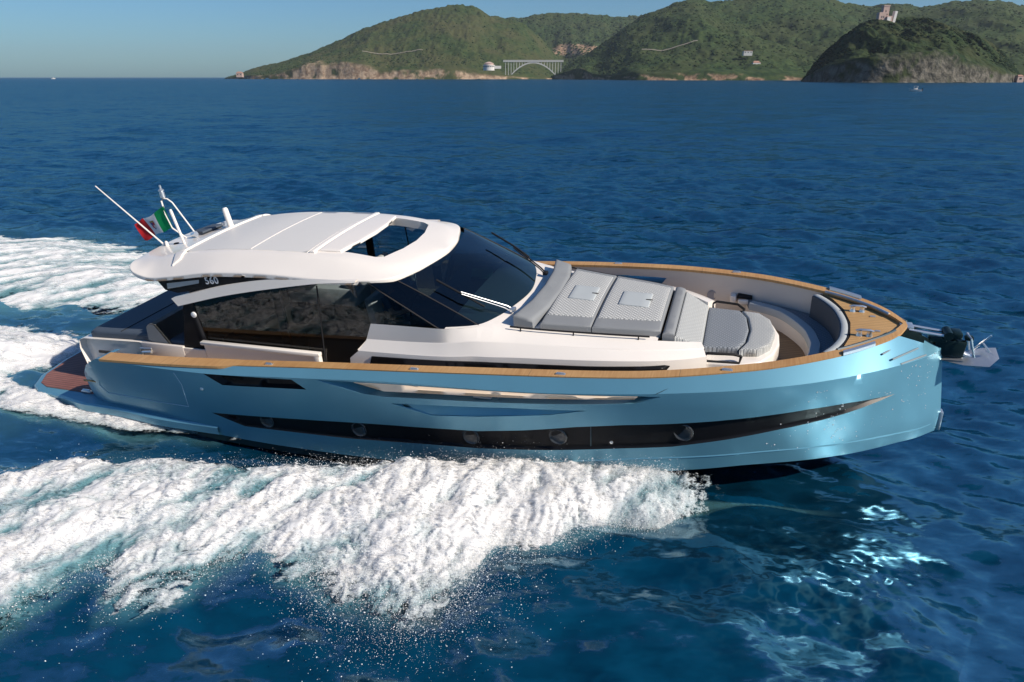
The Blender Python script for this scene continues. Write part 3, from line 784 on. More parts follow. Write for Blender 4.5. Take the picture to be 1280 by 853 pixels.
# ---------------- stern: platform, garage, sun pad and cockpit sofa
pf = [(-6.2, -2.2), (-6.7, -2.22), (-7.45, -2.18), (-7.75, -2.05), (-7.97, -1.72), (-8.10, -1.1), (-8.13, 0)]
pfull = pf + mirror(pf)[::-1][1:]
mb = MB(); slab(mb, pfull, lambda x, y: .60, .24, (), .14, round_r=.05); plat = mb.build("swim_platform", M['blue'], yacht, angle=40)
pt = [(-6.25, -2.06), (-7.40, -2.05), (-7.66, -1.95), (-7.87, -1.66), (-8.0, -1.08), (-8.03, 0)]
mb = MB(); slab(mb, pt + mirror(pt)[::-1][1:], lambda x, y: .612, .03, (), .2); pk = mb.build("platform_decking", M['teakshade'], plat, angle=30)
mb = MB()
for k in range(3):
    x = -6.98 + k*.11; mb.add([(x-.04, -1.35, .617), (x+.04, -1.35, .617), (x+.06, -.95, .617), (x-.02, -.95, .617)], [(0, 1, 2, 3)])
mb.build("grate_slot", M['interior'], pk)
mb = MB(); mb.box((-6.42, -2.05, .635), (.22, .06, .03), bev=.01); mb.tube([(-6.5, -2.05, .66), (-6.34, -2.05, .66)], .014, 6); mb.build("ladder_latch", M['chrome'], pk)
gb = MB()
gprof = [(-6.62, .62), (-6.74, .9), (-6.78, 1.25), (-6.72, 1.42), (-6.6, 1.46), (-5.3, 1.50), (-4.9, 1.44), (-4.82, 1.2)]
gd = densify(gprof, .15, False)
rows = []
for y, s in ((-1.50, .97), (-1.58, .99), (-1.62, 1.0), (-1.62, 1.0), (1.62, 1.0), (1.58, .99), (1.50, .97)):
    rows.append([(-5.8 + (p[0]+5.8)*s, y, .6 + (p[1]-.6)*s) for p in gd])
gb.grid(rows)
for r in (rows[0], rows[-1]): gb.add(r, [tuple(range(len(r)))])
garage = gb.build("stern_garage", M['white'], yacht, angle=45)
for s_ in (-1, 1):
    mb = MB(); mb.box((-6.15, s_*1.625, 1.225), (.36, .03, .05), bev=.008); mb.build("vent_slot", M['interior'], garage)
for s in (-1, 1):
    mb = MB(); mb.tube([(-5.25, s*1.66, 1.27), (-5.24, s*1.68, 1.42), (-5.0, s*1.68, 1.44), (-4.97, s*1.66, 1.27)], .02, 8); mb.tube([(-5.2, s*1.7, 1.36), (-5.0, s*1.7, 1.38)], .03, 8); mb.box((-5.1, s*1.66, 1.26), (.36, .08, .03), bev=.01); mb.build("stern_cleat", M['chrome'], garage)
ap = [(-6.45, -1.56), (-5.02, -1.56), (-5.02, 1.56), (-6.45, 1.56), (-6.52, 1.4), (-6.52, -1.4)]
mb = MB(); slab(mb, ap, lambda x, y: 1.585 + .05*(x+6.5), .12, (), .2, round_r=.05); apad = mb.build("aft_sun_pad", M['darkgrey'], yacht, angle=50)
mb = MB(); mb.tube([(-5.75, -1.53, 1.625), (-5.75, 1.53, 1.625)], .008, 5); mb.build("pad_seam", M['blackmat'], apad)
sb_ = MB()
sec = [(-5.10, 1.55), (-5.06, 1.80), (-4.98, 1.86), (-4.88, 1.85), (-4.66, 1.50), (-4.70, 1.44)]
sb_.grid([[(x, -1.56, z) for x, z in sec], [(x, -1.60, z) for x, z in sec], [(x, 1.60, z) for x, z in sec]])
sb_.add([(x, -1.60, z) for x, z in sec], [tuple(range(6))]); sb_.add([(x, 1.60, z) for x, z in sec], [tuple(range(6))[::-1]])
sofa = sb_.build("sofa_backrest", M['grey'], yacht, angle=40)
mb = MB(); slab(mb, [(-4.74, -1.55), (-4.14, -1.55), (-4.14, 1.55), (-4.74, 1.55)], lambda x, y: 1.56, .14, (), .2, round_r=.04); mb.build("sofa_seat", M['darkgrey'], sofa, angle=50)
mb = MB(); slab(mb, [(-4.74, -1.56), (-4.12, -1.56), (-4.12, 1.56), (-4.74, 1.56)], lambda x, y: 1.42, .24, (), .3); mb.build("sofa_base", M['cream'], sofa, angle=50)
# side return between garage and cockpit
for s_ in (-1, 1):
    mb = MB(); mb.box((-4.75, s_*1.66, 1.34), (.9, .06, .40), bev=.02); mb.build("cockpit_side", M['cream'], garage)

# ---------------- cabin: glazing, posts, hardtop
def ys(z): return 1.63 - .16*(z - 1.5)/1.35
def wall(name, poly, mat, parent, off=0.0, th=.03, step=.2, sgns=(-1, 1)):
    res = []
    for sgn in sgns:
        mb = MB(); v, t = cdt(poly, (), step); d = densify(poly, step)
        mb.add([(x, sgn*(ys(z)+off), z) for x, z in v], t)
        if th:
            mb.add([(x, sgn*(ys(z)+off-th), z) for x, z in v], [q[::-1] for q in t])
            mb.grid([[(x, sgn*(ys(z)+off), z) for x, z in d], [(x, sgn*(ys(z)+off-th), z) for x, z in d]], True)
        res.append(mb.build(name, mat, parent, angle=30))
    return res
cabin_floor = flat("cabin_floor", [(-4.1, -1.5), (.6, -1.5), (.6, 1.5), (-4.1, 1.5)], 1.235, M['interior'], yacht)
sidewin = [(-3.80, 1.62), (-1.70, 1.62), (-1.62, 1.25), (-1.05, 1.25), (-.72, 1.9), (-.66, 2.12), (.42, 2.20), (-.66, 2.83), (-1.39, 2.79), (-2.27, 2.64), (-3.21, 2.48), (-3.98, 2.30)]
wins = wall("side_window", sidewin, M['glass'], yacht, th=0)
wall("rear_quarter_window", [(-4.34, 1.42), (-3.86, 1.42), (-4.04, 2.31), (-4.16, 2.29)], M['blacksat'], yacht, th=0)
wall("window_post", [(-3.86, 1.50), (-3.78, 1.50), (-3.96, 2.31), (-4.05, 2.29)], M['black'], yacht, off=.012)
for w, sgn in zip(wins, (-1, 1)):
    mb = MB(); mb.tube([(-1.58, sgn*(ys(1.3)+.004), 1.28), (-1.56, sgn*(ys(2.74)+.004), 2.72)], .012, 5); mb.build("door_edge", M['blackmat'], w)
    mb = MB(); mb.lathe([(.05, 0), (.05, .02), (.03, .03), (0, .03)], (-3.97, sgn*(ys(2.1)+.01), 2.10), (0, sgn, 0), 14); mb.build("courtesy_light", M['letter'], w)
# white lower side panels with a raised rim
for sgn in (-1, 1):
    mb = MB()
    mb.box((-2.73, sgn*1.665, 1.42), (2.22, .03, .50)); mb.box((-2.73, sgn*1.69, 1.66), (2.26, .09, .06), bev=.012); mb.box((-1.66, sgn*1.69, 1.42), (.10, .09, .46), bev=.012); mb.box((-4.1, sgn*1.665, 1.36), (.5, .03, .30))
    mb.build("sill_panel", M['white'], yacht, angle=30)
# quarter glass and windshield
rt = spl([(-.70, -1.46, 2.80), (-.30, -1.28, 2.79), (-.10, -.66, 2.80), (-.0, 0, 2.81), (-.10, .66, 2.80), (-.30, 1.28, 2.79), (-.70, 1.46, 2.80)], 49)
rb_ = spl([(.42, -1.585, 2.215), (.93, -1.33, 2.195), (1.20, -.66, 2.205), (1.31, 0, 2.215), (1.20, .66, 2.205), (.93, 1.33, 2.195), (.42, 1.585, 2.215)], 49)
def glassrow(t, P, Q, bul=.06):
    return [tuple(P[i][k]*(1-t)+Q[i][k]*t + (bul*4*t*(1-t)*(.6 if k == 0 else 1.0 if k == 2 else 0)*max(0, 1-(P[i][1]/1.42)**2)) for k in range(3)) for i in range(len(P))]
mb = MB(); mb.grid([glassrow(t, rt[8:41], rb_[8:41]) for t in np.linspace(0, 1, 9)]); ws = mb.build("windshield", M['windshield'], yacht, angle=60)
for a_, b_ in ((0, 9), (40, 49)):
    mb = MB(); mb.grid([glassrow(t, rt[a_:b_], rb_[a_:b_]) for t in np.linspace(0, 1, 9)]); mb.build("quarter_glass", M['darkglass'], yacht, angle=60)
M['bead'] = simple("bronze_bead", (.05, .045, .042), .5, spec=.2)
for i in (8, 40):
    mb = MB(); mb.tube([glassrow(t, rt, rb_)[i] for t in np.linspace(0, 1, 9)], .010, 5); mb.build("glazing_bead", M['bead'], ws)
for i in (0, 48):
    mb = MB(); mb.tube([glassrow(t, rt, rb_)[i] for t in np.linspace(0, 1, 9)], .010, 5); mb.build("glazing_seal", M['bead'], ws)
# wipers
wp_ = MB(); wp_.tube([(1.28, -.80, 2.24), (1.20, -.82, 2.30), (.60, -1.10, 2.60)], .010, 6); wp_.tube([(1.26, -.86, 2.24), (1.17, -.87, 2.29), (.62, -1.13, 2.58)], .008, 6); wp_.box((1.28, -.82, 2.25), (.08, .1, .06), bev=.015)
wip = wp_.build("wiper", M['chrome'], ws)
wb = MB(); wb.tube([(.22, -1.08, 2.755), (.60, -1.10, 2.575), (.92, -1.03, 2.36)], .016, 6); wb.build("wiper_blade", M['blackmat'], wip)
wp_ = MB(); wp_.tube([(1.34, .74, 2.24), (1.26, .78, 2.30), (.72, .98, 2.60)], .012, 6); wp_.tube([(1.34, .68, 2.24), (1.26, .72, 2.30), (.74, .92, 2.59)], .010, 6); wp_.box((1.35, .70, 2.25), (.08, .1, .06), bev=.015)
wip = wp_.build("wiper", M['blackmat'], ws)
wb = MB(); wb.tube([(.30, 1.10, 2.78), (.72, .96, 2.615), (1.02, .90, 2.44)], .016, 6); wb.build("wiper_blade", M['blackmat'], wip)

# hardtop
rhalf = [(-5.42, 0), (-5.42, -.6), (-5.40, -1.08), (-5.27, -1.36), (-4.98, -1.50), (-4.3, -1.535), (-2.5, -1.53), (-1.4, -1.52), (-.80, -1.47), (-.52, -1.385), (-.34, -1.22), (-.20, -.85), (-.08, -.45), (-.03, 0)]
def rs(P, n):
    u = np.arange(len(P)); f = [hermite(u, [p[i] for p in P]) for i in (0, 1)]
    return [(float(f[0](t)), float(f[1](t))) for t in np.linspace(0, len(P)-1, n)]
rh = rs(rhalf, 70)
roof_out = rh + mirror(rh)[::-1][1:-1]
zc = hermite([-5.42, -4.95, -4.5, -3.2, -2.2, -1.4, -.7, -.3, 0], [2.86, 2.90, 2.98, 3.10, 3.11, 3.08, 2.99, 2.92, 2.86])
ze = hermite([-5.42, -5.1, -4.75, -4.2, -3.4, -2.5, -1.5, -.7, 0], [2.82, 2.74, 2.69, 2.75, 2.85, 2.875, 2.84, 2.84, 2.84])
we = hermite([-5.42, -5.2, -4.9, -2, -.8, -.5, -.3, -.02], [1.15, 1.40, 1.51, 1.53, 1.47, 1.36, 1.1, .3])
def zroof(x, y):
    w = max(.3, float(we(x))); q = min(1, abs(y)/w)
    crown = float(zc(x)) - .07*q*q
    s = max(0.0, (q-.735)/.265)**1.12
    return crown*(1-s) + float(ze(x))*s
sun_op = [(-1.58, -.86), (-1.58, 0), (-1.58, .86), (-1.50, .90), (-.86, .90), (-.74, .82), (-.62, .4), (-.58, 0), (-.62, -.4), (-.74, -.82), (-.86, -.88), (-1.50, -.90)]
def zbot(x, y):
    q = min(1, abs(y)/max(.3, float(we(x)))); return zroof(x, y) - (.14 - .07*float(smooth(.86, 1.0, q)))*(.55 + .45*float(smooth(-5.4, -4.9, x)))
mb = MB(); slab(mb, roof_out, zroof, .1, [sun_op], .085, round_r=.018, zbot=zbot); roof = mb.build("hardtop", M['white'], yacht, angle=38)
mb = MB()
slab(mb, [(-4.32, -1.03), (-1.93, -1.06), (-1.93, 1.06), (-4.32, 1.03)], lambda x, y: zroof(x, y)+.006, .03, (), .16); mb.build("roof_panel", M['roofpad'], roof, angle=40)
mb = MB()
for x in (-3.0,): slab(mb, [(x-.015, -1.03), (x+.015, -1.03), (x+.015, 1.03), (x-.015, 1.03)], lambda x, y: zroof(x, y)+.012, .03, (), .16)
mb.build("roof_joint", M['white'], roof, angle=40)
mb = MB(); slab(mb, [(-1.88, -1.06), (-1.80, -1.06), (-1.80, 1.06), (-1.88, 1.06)], lambda x, y: zroof(x, y)+.035, .06, (), .16, round_r=.015); mb.build("sunroof_rail", M['white'], roof, angle=40)
sp_ = [(-1.77, -.98), (-1.41, -.93), (-1.32, -.45), (-1.29, 0), (-1.32, .45), (-1.41, .93), (-1.77, .98)]
mb = MB(); slab(mb, sp_, lambda x, y: zroof(x, y)+.03, .05, (), .07, round_r=.012); mb.build("sunroof_panel", M['white'], roof, angle=40)
mb = MB()
lip = [(-4.44, -1.05), (-4.33, -1.04), (-4.33, 1.04), (-4.44, 1.05)]
slab(mb, lip, lambda x, y: zroof(x, y)+.035, .06, (), .16, round_r=.015)
for s in (-1, 1): slab(mb, [(-4.50, s*1.02), (-4.30, s*1.02), (-4.26, s*1.24), (-4.36, s*1.34)], lambda x, y: zroof(x, y)+.03, .06, (), .1, round_r=.012)
mb.build("roof_lip", M['white'], roof, angle=40)
# dark glass band, lettering and white sweep below the roof edge
bandp = [(-4.58, 2.62), (-4.48, 2.48), (-4.23, 2.44), (-3.25, 2.62), (-2.31, 2.76), (-1.50, 2.81), (-1.5, 2.815), (-2.89, 2.78), (-3.78, 2.725), (-4.3, 2.665)]
bands = []
for sgn in (-1, 1):
    mb = MB(); v, t = cdt(bandp, (), .2); mb.add([(x, sgn*1.51, z) for x, z in v], t); mb.add([(x, sgn*1.48, z) for x, z in v], t); bands.append(mb.build("upper_window", M['black'], yacht, angle=30, recalc=False))
    wg_lo = [(-4.21, 2.25), (-3.21, 2.49), (-2.27, 2.66), (-1.39, 2.79), (-.85, 2.83)]
    wg_up = [(-4.34, 2.36), (-3.15, 2.66), (-2.23, 2.80), (-1.45, 2.845), (-.86, 2.85)]
    a = spl([(p[0], p[1], 0) for p in wg_lo], 26); b = spl([(p[0], p[1], 0) for p in wg_up], 26); mb = MB()
    A = [(p[0], sgn*(ys(p[1])+.07), p[1]) for p in a]; B = [(p[0], sgn*(ys(p[1])+.05), p[1]) for p in b]
    A2 = [(p[0], sgn*(ys(p[1])-.04), p[1]) for p in a]; B2 = [(p[0], sgn*(ys(p[1])-.06), p[1]) for p in b]
    mb.grid([A, B, B2, A2, A]); mb.add([A[0], B[0], B2[0], A2[0]], [(0, 1, 2, 3)]); mb.build("side_sweep", M['white'], yacht, angle=40)
    mb = MB(); mb.add([(-4.42, sgn*1.516, 2.505), (-4.18, sgn*1.516, 2.55), (-3.74, sgn*1.516, 2.64), (-3.72, sgn*1.516, 2.70), (-4.40, sgn*1.516, 2.60)], [(0, 1, 2, 3, 4)]); mb.build("gap_light_strip", M['lightgrey'], bands[-1], recalc=False)  # pale strip painted in for light showing through the gap
for sgn, bnd in zip((-1, 1), bands):
    fc = bpy.data.curves.new("lettering", 'FONT'); fc.body = "560"; fc.size = .165; fc.extrude = .004; fc.offset = .002; fc.space_character = 1.12
    tmp = bpy.data.objects.new("tmp", fc); COL.objects.link(tmp)
    me = bpy.data.meshes.new_from_object(tmp.evaluated_get(bpy.context.evaluated_depsgraph_get())); bpy.data.objects.remove(tmp)
    me.name = "lettering"; me.materials.clear(); me.materials.append(M['letter'])
    o = bpy.data.objects.new("lettering", me); COL.objects.link(o); o.parent = bnd
    if sgn < 0: o.matrix_local = Matrix.Translation((-3.60, -1.518, 2.635)) @ Matrix.Rotation(-.10, 4, 'Y') @ Matrix.Rotation(math.pi/2, 4, 'X')
    else: o.matrix_local = Matrix.Translation((-3.27, 1.518, 2.665)) @ Matrix.Rotation(-.10, 4, 'Y') @ Matrix.Rotation(math.pi, 4, 'Z') @ Matrix.Rotation(math.pi/2, 4, 'X')

# roof aerials
rp = MB(); rp.tube([(-5.29, -.5, zroof(-5.2, -.5)), (-6.45, -.5, 3.91)], [.016, .009], 6); rp.lathe([(.03, 0), (.028, .06), (.018, .09)], (-5.24, -.5, zroof(-5.2, -.5)-.01), seg=10); rp.build("whip_aerial", M['white'], roof)
rp = MB(); rp.tube([(-4.89, -.45, zroof(-4.89, -.45)), (-4.98, -.45, 3.47), (-4.985, -.45, 3.51)], [.022, .026, .02], 8); rp.build("rod_aerial", M['white'], roof)
rp = MB(); rp.lathe([(.055, 0), (.055, .02), (.05, .34), (.035, .37), (0, .375)], (-4.40, .23, zroof(-4.4, .23)), (-.12, 0, 1), 16); rp.build("dome_aerial", M['white'], roof)
rp = MB(); rp.tube([(-5.06, .05, zroof(-5.06, 0)), (-5.36, 0, 3.50), (-5.43, -.02, 3.57), (-5.50, -.03, 3.58), (-5.545, -.05, 3.54), (-5.50, -.09, 3.3), (-5.42, -.1, 3.05), (-5.16, -.1, zroof(-5.16, -.1))], .014, 6)
mast = rp.build("light_mast", M['white'], roof)
rp = MB(); rp.lathe([(.03, 0), (.045, .02), (.045, .10), (.03, .12), (.05, .13), (.05, .15), (.02, .17), (.02, .23), (0, .24)], (-5.50, -.03, 3.585), seg=12); rp.build("mast_light", M['chrome'], mast)
rp = MB(); slab(rp, [(-5.20, .15), (-4.86, .0), (-4.80, .50), (-5.14, .60)], lambda x, y: zroof(x, y)+.06, .05, (), .2, round_r=.01); rp.build("roof_hatch", M['darkgrey'], roof)
rp = MB(); rp.lathe([(.05, 0), (.05, .02), (.02, .03), (.02, .06), (.035, .07), (.035, .11), (0, .12)], (-4.62, .30, zroof(-4.62, .3)), seg=12); rp.build("search_light", M['chrome'], roof)
rp = MB(); rp.tube([(-5.0, -.12, zroof(-5.0, -.12)+.05), (-4.9, -.12, zroof(-4.9, -.12)+.06)], [.04, .055], 10); rp.build("horn", M['chrome'], roof)
rp = MB(); rp.lathe([(.05, 0), (.045, .012), (0, .014)], (-5.10, -.42, zroof(-5.1, -.42)), seg=14); rp.build("vent_cap", M['blackmat'], roof)

# interior seen through glass
it = MB(); it.box((.15, 0, 1.85), (.8, 2.5, .7), bev=.08); it.box((.0, -.6, 2.2), (.35, .9, .2), bev=.05); it.build("dashboard", M['interior'], yacht)
for (x, y, m) in ((-.75, -.75, 'lightgrey'), (-.75, .05, 'lightgrey'), (-1.55, .9, 'lightgrey')):
    it = MB(); it.box((x, y, 1.7), (.5, .55, .16), bev=.05); it.box((x-.27, y, 2.02), (.14, .52, .62), Matrix.Rotation(-.12, 3, 'Y'), bev=.05); it.box((x, y, 1.42), (.2, .2, .45), bev=.03); it.build("helm_seat", M[m], yacht)
it = MB(); it.box((-3.1, .95, 1.55), (1.5, .6, .35), bev=.06); it.box((-3.1, 1.3, 1.85), (1.5, .14, .4), bev=.05); it.build("saloon_sofa", M['lightgrey'], yacht)
it = MB(); it.box((-2.35, -.95, 1.95), (.3, .3, .28), bev=.08); it.box((-3.0, -1.2, 1.45), (1.3, .5, .4), bev=.03); it.build("galley_unit", M['interior'], yacht)
it = MB(); it.tube([(-.38 + .03*math.cos(a), -.7+.19*math.sin(a), 2.12+.19*math.cos(a)) for a in np.linspace(0, 2*math.pi, 20)], .016, 6); it.build("steering_wheel", M['blackmat'], yacht)
for x, s_ in ((-1.0, 1), (-2.35, 1), (-2.35, -1)):
    it = MB(); it.box((x, s_*1.45, 2.2), (.14, .05, 1.25)); it.build("cabin_pillar", M['black'], yacht)
it = MB(); it.box((-4.05, 0, 2.0), (.04, 2.9, 1.5)); it.build("aft_bulkhead", M['darkglass'], yacht)
it = MB(); it.box((.28, .55, 2.24), (.36, .42, .06), Matrix.Rotation(.3, 3, 'Z'), bev=.02); it.build("green_light_patch", simple("painted_green_light", (.25, .48, .33), .8), yacht)  # green block added for a patch of light behind the windshield

# ------------------------------------------------------------------ ensign on the light mast
def flag_mat(name, col):
    return simple(name, col, 0.75, var=0.05, bump=0.2, bscale=300)
def flag_mat2(name, col):
    m = flag_mat(name, col); nt = m.node_tree; b = nt.nodes["Principled BSDF"]; tr = N(nt, "ShaderNodeBsdfTranslucent"); tr.inputs[0].default_value = col + (1,)
    mx = N(nt, "ShaderNodeMixShader"); mx.inputs[0].default_value = .5
    nt.links.new(b.outputs[0], mx.inputs[1]); nt.links.new(tr.outputs[0], mx.inputs[2]); nt.links.new(mx.outputs[0], nt.nodes["Material Output"].inputs[0]); return m
fm = [flag_mat2("flag_green", (0.0, .33, .10)), flag_mat2("flag_white", (.85, .84, .84)), flag_mat2("flag_red", (.75, .025, .03))]
h0, h1, f0, f1 = Vector((-5.49, -.09, 3.46)), Vector((-5.40, -.10, 3.07)), Vector((-6.30, -.10, 3.12)), Vector((-6.14, -.10, 2.80))
def flag_pt(s, t, off=0.0):
    p = (h0*(1-s)+f0*s)*(1-t) + (h1*(1-s)+f1*s)*t
    w = s**.7
    return Vector((p.x, p.y + .03*w*math.sin(9*s+2.2*t) + .012*w*math.sin(17*s-3*t) + off, p.z + .025*w*math.sin(11*s+1.5*t) - .03*math.sin(math.pi*s)*(1-t)))
nu, nv = 36, 16
V = [flag_pt(i/nu, j/nv) - h0 for j in range(nv+1) for i in range(nu+1)]
F = [(j*(nu+1)+i, j*(nu+1)+i+1, (j+1)*(nu+1)+i+1, (j+1)*(nu+1)+i) for j in range(nv) for i in range(nu)]
flag = np_mesh("ensign_flag", [v[:] for v in V], F, None, None, True, [0 if f[0] % (nu+1) < nu/3 else 1 if f[0] % (nu+1) < 2*nu/3 else 2 for f in F], fm)
flag.matrix_world = BM @ Matrix.Translation(h0)
tag(flag, "green white and red tricolour ensign fluttering from the stern mast of the yacht", "flag")
em = MB()
cols = [flag_mat("crest_red", (.45, .03, .04)), flag_mat("crest_blue", (.05, .06, .25)), flag_mat("crest_gold", (.35, .22, .05)), flag_mat("crest_white", (.7, .65, .62))]
for (s0, s1, t0, t1, c) in ((.43, .50, .34, .50, 0), (.50, .57, .34, .50, 1), (.43, .50, .50, .68, 3), (.50, .57, .50, .66, 0), (.435, .565, .25, .335, 2), (.465, .535, .66, .74, 1)):
    for off in (-.006, .006):
        em.add([(flag_pt(a, b, off) - h0)[:] for a, b in ((s0, t0), (s1, t0), (s1, t1), (s0, t1))], [(0, 1, 2, 3)], c)
em.build("flag_crest", cols, flag, recalc=False)

# ------------------------------------------------------------------ wake regions (world x, y on the sea)
nin = hermite([-16, -9.5, -7.4, -6.3, -5.8, -4.5, -2.5, -.5, 1.16, 2.2, 3.0, 4.3], [9.6, 8.75, 8.55, 8.95, 8.85, 8.65, 8.50, 8.45, 8.10, 7.88, 7.80, 7.60])
nout = hermite([-16, -7, -5.4, -5.1, -4.75, -4.4, -3.9, -3.4, -3.0, -2.5, -1.8, -1.2, -.7, -.4, -.1, .4, .9, 1.3, 1.7, 2.1, 2.5, 2.8, 3.05, 4.3],
               [2.5, 4.9, 5.55, 5.95, 6.35, 5.85, 6.0, 6.4, 6.55, 6.35, 6.05, 5.85, 6.15, 6.5, 6.9, 6.85, 6.98, 7.08, 7.12, 7.28, 7.52, 7.66, 7.73, 7.5])
FAR = [(-30, 20), (-30, 30), (-17.5, 24.2), (-16.2, 24.6), (-15, 24.2), (-12.8, 23.2), (-11, 20.9), (-7, 18.2), (-2, 15.2), (-2.5, 13.8), (-7.5, 14.9), (-9.3, 15.9), (-10.4, 15.6), (-11.8, 15.4), (-14, 15.6), (-20, 17.0)]
STERN = [(-9.1, 11.0), (-9.15, 12.0), (-8.75, 13.5), (-9.7, 14.45), (-11.5, 15.0), (-16, 16.0), (-30, 19), (-30, 12.0), (-14, 10.5), (-11, 10.35), (-9.5, 10.6)]
HULLW = [(-9.3, 11.45), (-7.5, 10.98), (-6.0, 10.45), (-4.9, 10.08), (-5.0, 9.98), (-6.2, 10.10), (-7.6, 10.45), (-9.4, 10.75)]
def sdf(x, y, poly):
    d = np.full(x.shape, 1e9); ins = np.zeros(x.shape, bool); n = len(poly)
    for i in range(n):
        ax, ay = poly[i-1]; bx, by = poly[i]
        ex, ey = bx-ax, by-ay; t = np.clip(((x-ax)*ex+(y-ay)*ey)/(ex*ex+ey*ey), 0, 1)
        d = np.minimum(d, (x-ax-ex*t)**2+(y-ay-ey*t)**2)
        if abs(by-ay) > 1e-9: ins ^= ((by > y) != (ay > y)) & (x < (ax-bx)*(y-by)/(ay-by)+bx)
    d = np.sqrt(d); return np.where(ins, d, -d)

# ------------------------------------------------------------------ sea
rng = np.random.default_rng(11)
comps = []
for k in range(90):
    lam = 0.36 * (11/0.36)**(k/89.0) * rng.uniform(.9, 1.1)
    th = math.radians(-118) + rng.normal(0, .55)
    sl = 0.029 * (1.15 if lam < 2.2 else .5)
    comps.append((lam, th, sl*lam/(2*math.pi), rng.uniform(0, 6.283)))
def near_s(x, y):
    yi, yo = nin(x), nout(x); return (yi - y)/(yi - yo)
def sea_height(x, y, cell):
    z = np.zeros_like(x)
    for lam, th, a, ph in comps:
        k = 2*math.pi/lam; fade = np.clip((lam/cell - 2.5)/2.5, 0, 1)
        z += a*fade*np.sin(k*(x*math.cos(th)+y*math.sin(th)) + ph + 1.3*np.sin(k*.23*(x*math.sin(th)-y*math.cos(th))+ph*3))
    z = z + 1.6*z*np.abs(z)
    return z
el = np.linspace(47.9, 0.0, 760)
hpx = np.concatenate([np.linspace(853+40, 98.6, 760)])
dep = np.arctan((426.5-97)/853.0) + np.arctan((hpx-426.5)/853.0)
r = CAM_H/np.tan(dep)
r = r[(r < 9000)]
r = np.concatenate([np.linspace(.3, r[0]*.97, 10), r, [14000, 26000, 45000]])
th1 = np.linspace(-41, 41, 880); thr = np.linspace(41.6, 318.4, 90)
ang = np.radians(np.concatenate([th1, thr]))
R_, A_ = np.meshgrid(r, ang, indexing='ij')
X = R_*np.sin(A_); Y = R_*np.cos(A_)
dr = np.gradient(r)[:, None]*np.ones_like(A_)
da = np.where(np.arange(len(ang)) < 880, np.radians(82/880), np.radians(3.1))[None, :]*R_
cell = np.maximum(dr*.6, da)
Z = sea_height(X, Y, cell)
# wake: calm trough beside the hull, raised water under the foam
s_ = near_s(X, Y); inx = smooth(4.6, 3.4, X)*smooth(-18, -14, X)
calm = inx*smooth(-1.2, -.3, s_)*smooth(1.1, .6, s_)
slick = np.exp(-((X-1.6)/2.3)**2-((Y-5.6)/1.5)**2); Z = Z*(1-.55*calm)*(1-.35*slick) - .26*smooth(-1.5, -.6, s_)*smooth(.10, -.30, s_)*smooth(1.2, -1.2, X)*smooth(-9.5, -6.5, X)
rip = np.exp(-((X-3.7)/1.1)**2-((Y-6.2)/.95)**2)
for lam, th, sl, ph in [(rng.uniform(.10, .38), rng.uniform(0, 6.28), rng.uniform(.030, .055), rng.uniform(0, 6.28)) for _ in range(26)]:
    k = 2*math.pi/lam; Z += rip*sl*lam/6.283*np.sin(k*(X*math.cos(th)+Y*math.sin(th))+ph+1.5*np.sin(k*.3*(X*math.sin(th)-Y*math.cos(th))))
Z = np.where(R_ > 2500, 0, Z)
# aerated water (fine bubbles mixed in round the foam), plus painted glints off the bow
sf = sdf(X, Y, FAR); ss = sdf(X, Y, STERN); sh = sdf(X, Y, HULLW)
nb = fbm(X*1.3, Y*1.3, 4, 31)
aer_glint = np.maximum.reduce([inx*smooth(1.14, .92, s_)*smooth(-.25, .1, s_)*.55, smooth(-.8, .8, sf)*.8, smooth(-.7, .5, ss)*.8, smooth(-.35, .05, sh)*.7,
                         smooth(-2.5, 0, np.maximum(sf, ss))*.3])
aer_glint = np.clip(aer_glint*(.45+1.1*nb), 0, 1)
rg_ = 1-np.abs(2*fbm(X*1.9+Y*.7, Y*2.6-X*1.1, 4, 77)-1); rg2 = 1-np.abs(2*fbm(X*5+1, Y*6, 3, 79)-1)
painted_glint = (smooth(.86, .98, rg_)*.35 + smooth(.84, .98, rg2)*.45)*np.exp(-((X-3.5)/1.1)**2-((Y-6.1)/.95)**2)*.36  # teal filaments painted in for the bow's glittering reflection
aer_glint = np.maximum(aer_glint, painted_glint)
nR, nA = X.shape
idx = np.arange(nR*nA).reshape(nR, nA)
a = idx[:-1, :]; b = np.roll(idx, -1, 1)[:-1, :]; c = np.roll(idx, -1, 1)[1:, :]; d = idx[1:, :]
quads = np.stack([a, d, c, b], -1).reshape(-1, 4)

m, nt, bs = mat_new("sea_water")
nt.nodes.remove(bs)
bs = N(nt, "ShaderNodeBsdfDiffuse"); gl = N(nt, "ShaderNodeBsdfGlossy"); gl.inputs["Roughness"].default_value = .17; gl.inputs[0].default_value = (.40, .60, .70, 1)
fr = N(nt, "ShaderNodeFresnel", i_IOR=1.333); mn = N(nt, "ShaderNodeMath", operation='MINIMUM'); mn.inputs[1].default_value = .48   # a ruffled sea never reaches mirror reflectance
nt.links.new(fr.outputs[0], mn.inputs[0]); mxs = N(nt, "ShaderNodeMixShader"); nt.links.new(mn.outputs[0], mxs.inputs[0])
nt.links.new(bs.outputs[0], mxs.inputs[1]); nt.links.new(gl.outputs[0], mxs.inputs[2]); nt.links.new(mxs.outputs[0], nt.nodes["Material Output"].inputs["Surface"])
at = N(nt, "ShaderNodeAttribute", attribute_name="aer_glint")
geo = N(nt, "ShaderNodeNewGeometry")
nz = N(nt, "ShaderNodeTexNoise", i_Scale=.05, i_Detail=3.0); nt.links.new(geo.outputs["Position"], nz.inputs["Vector"])
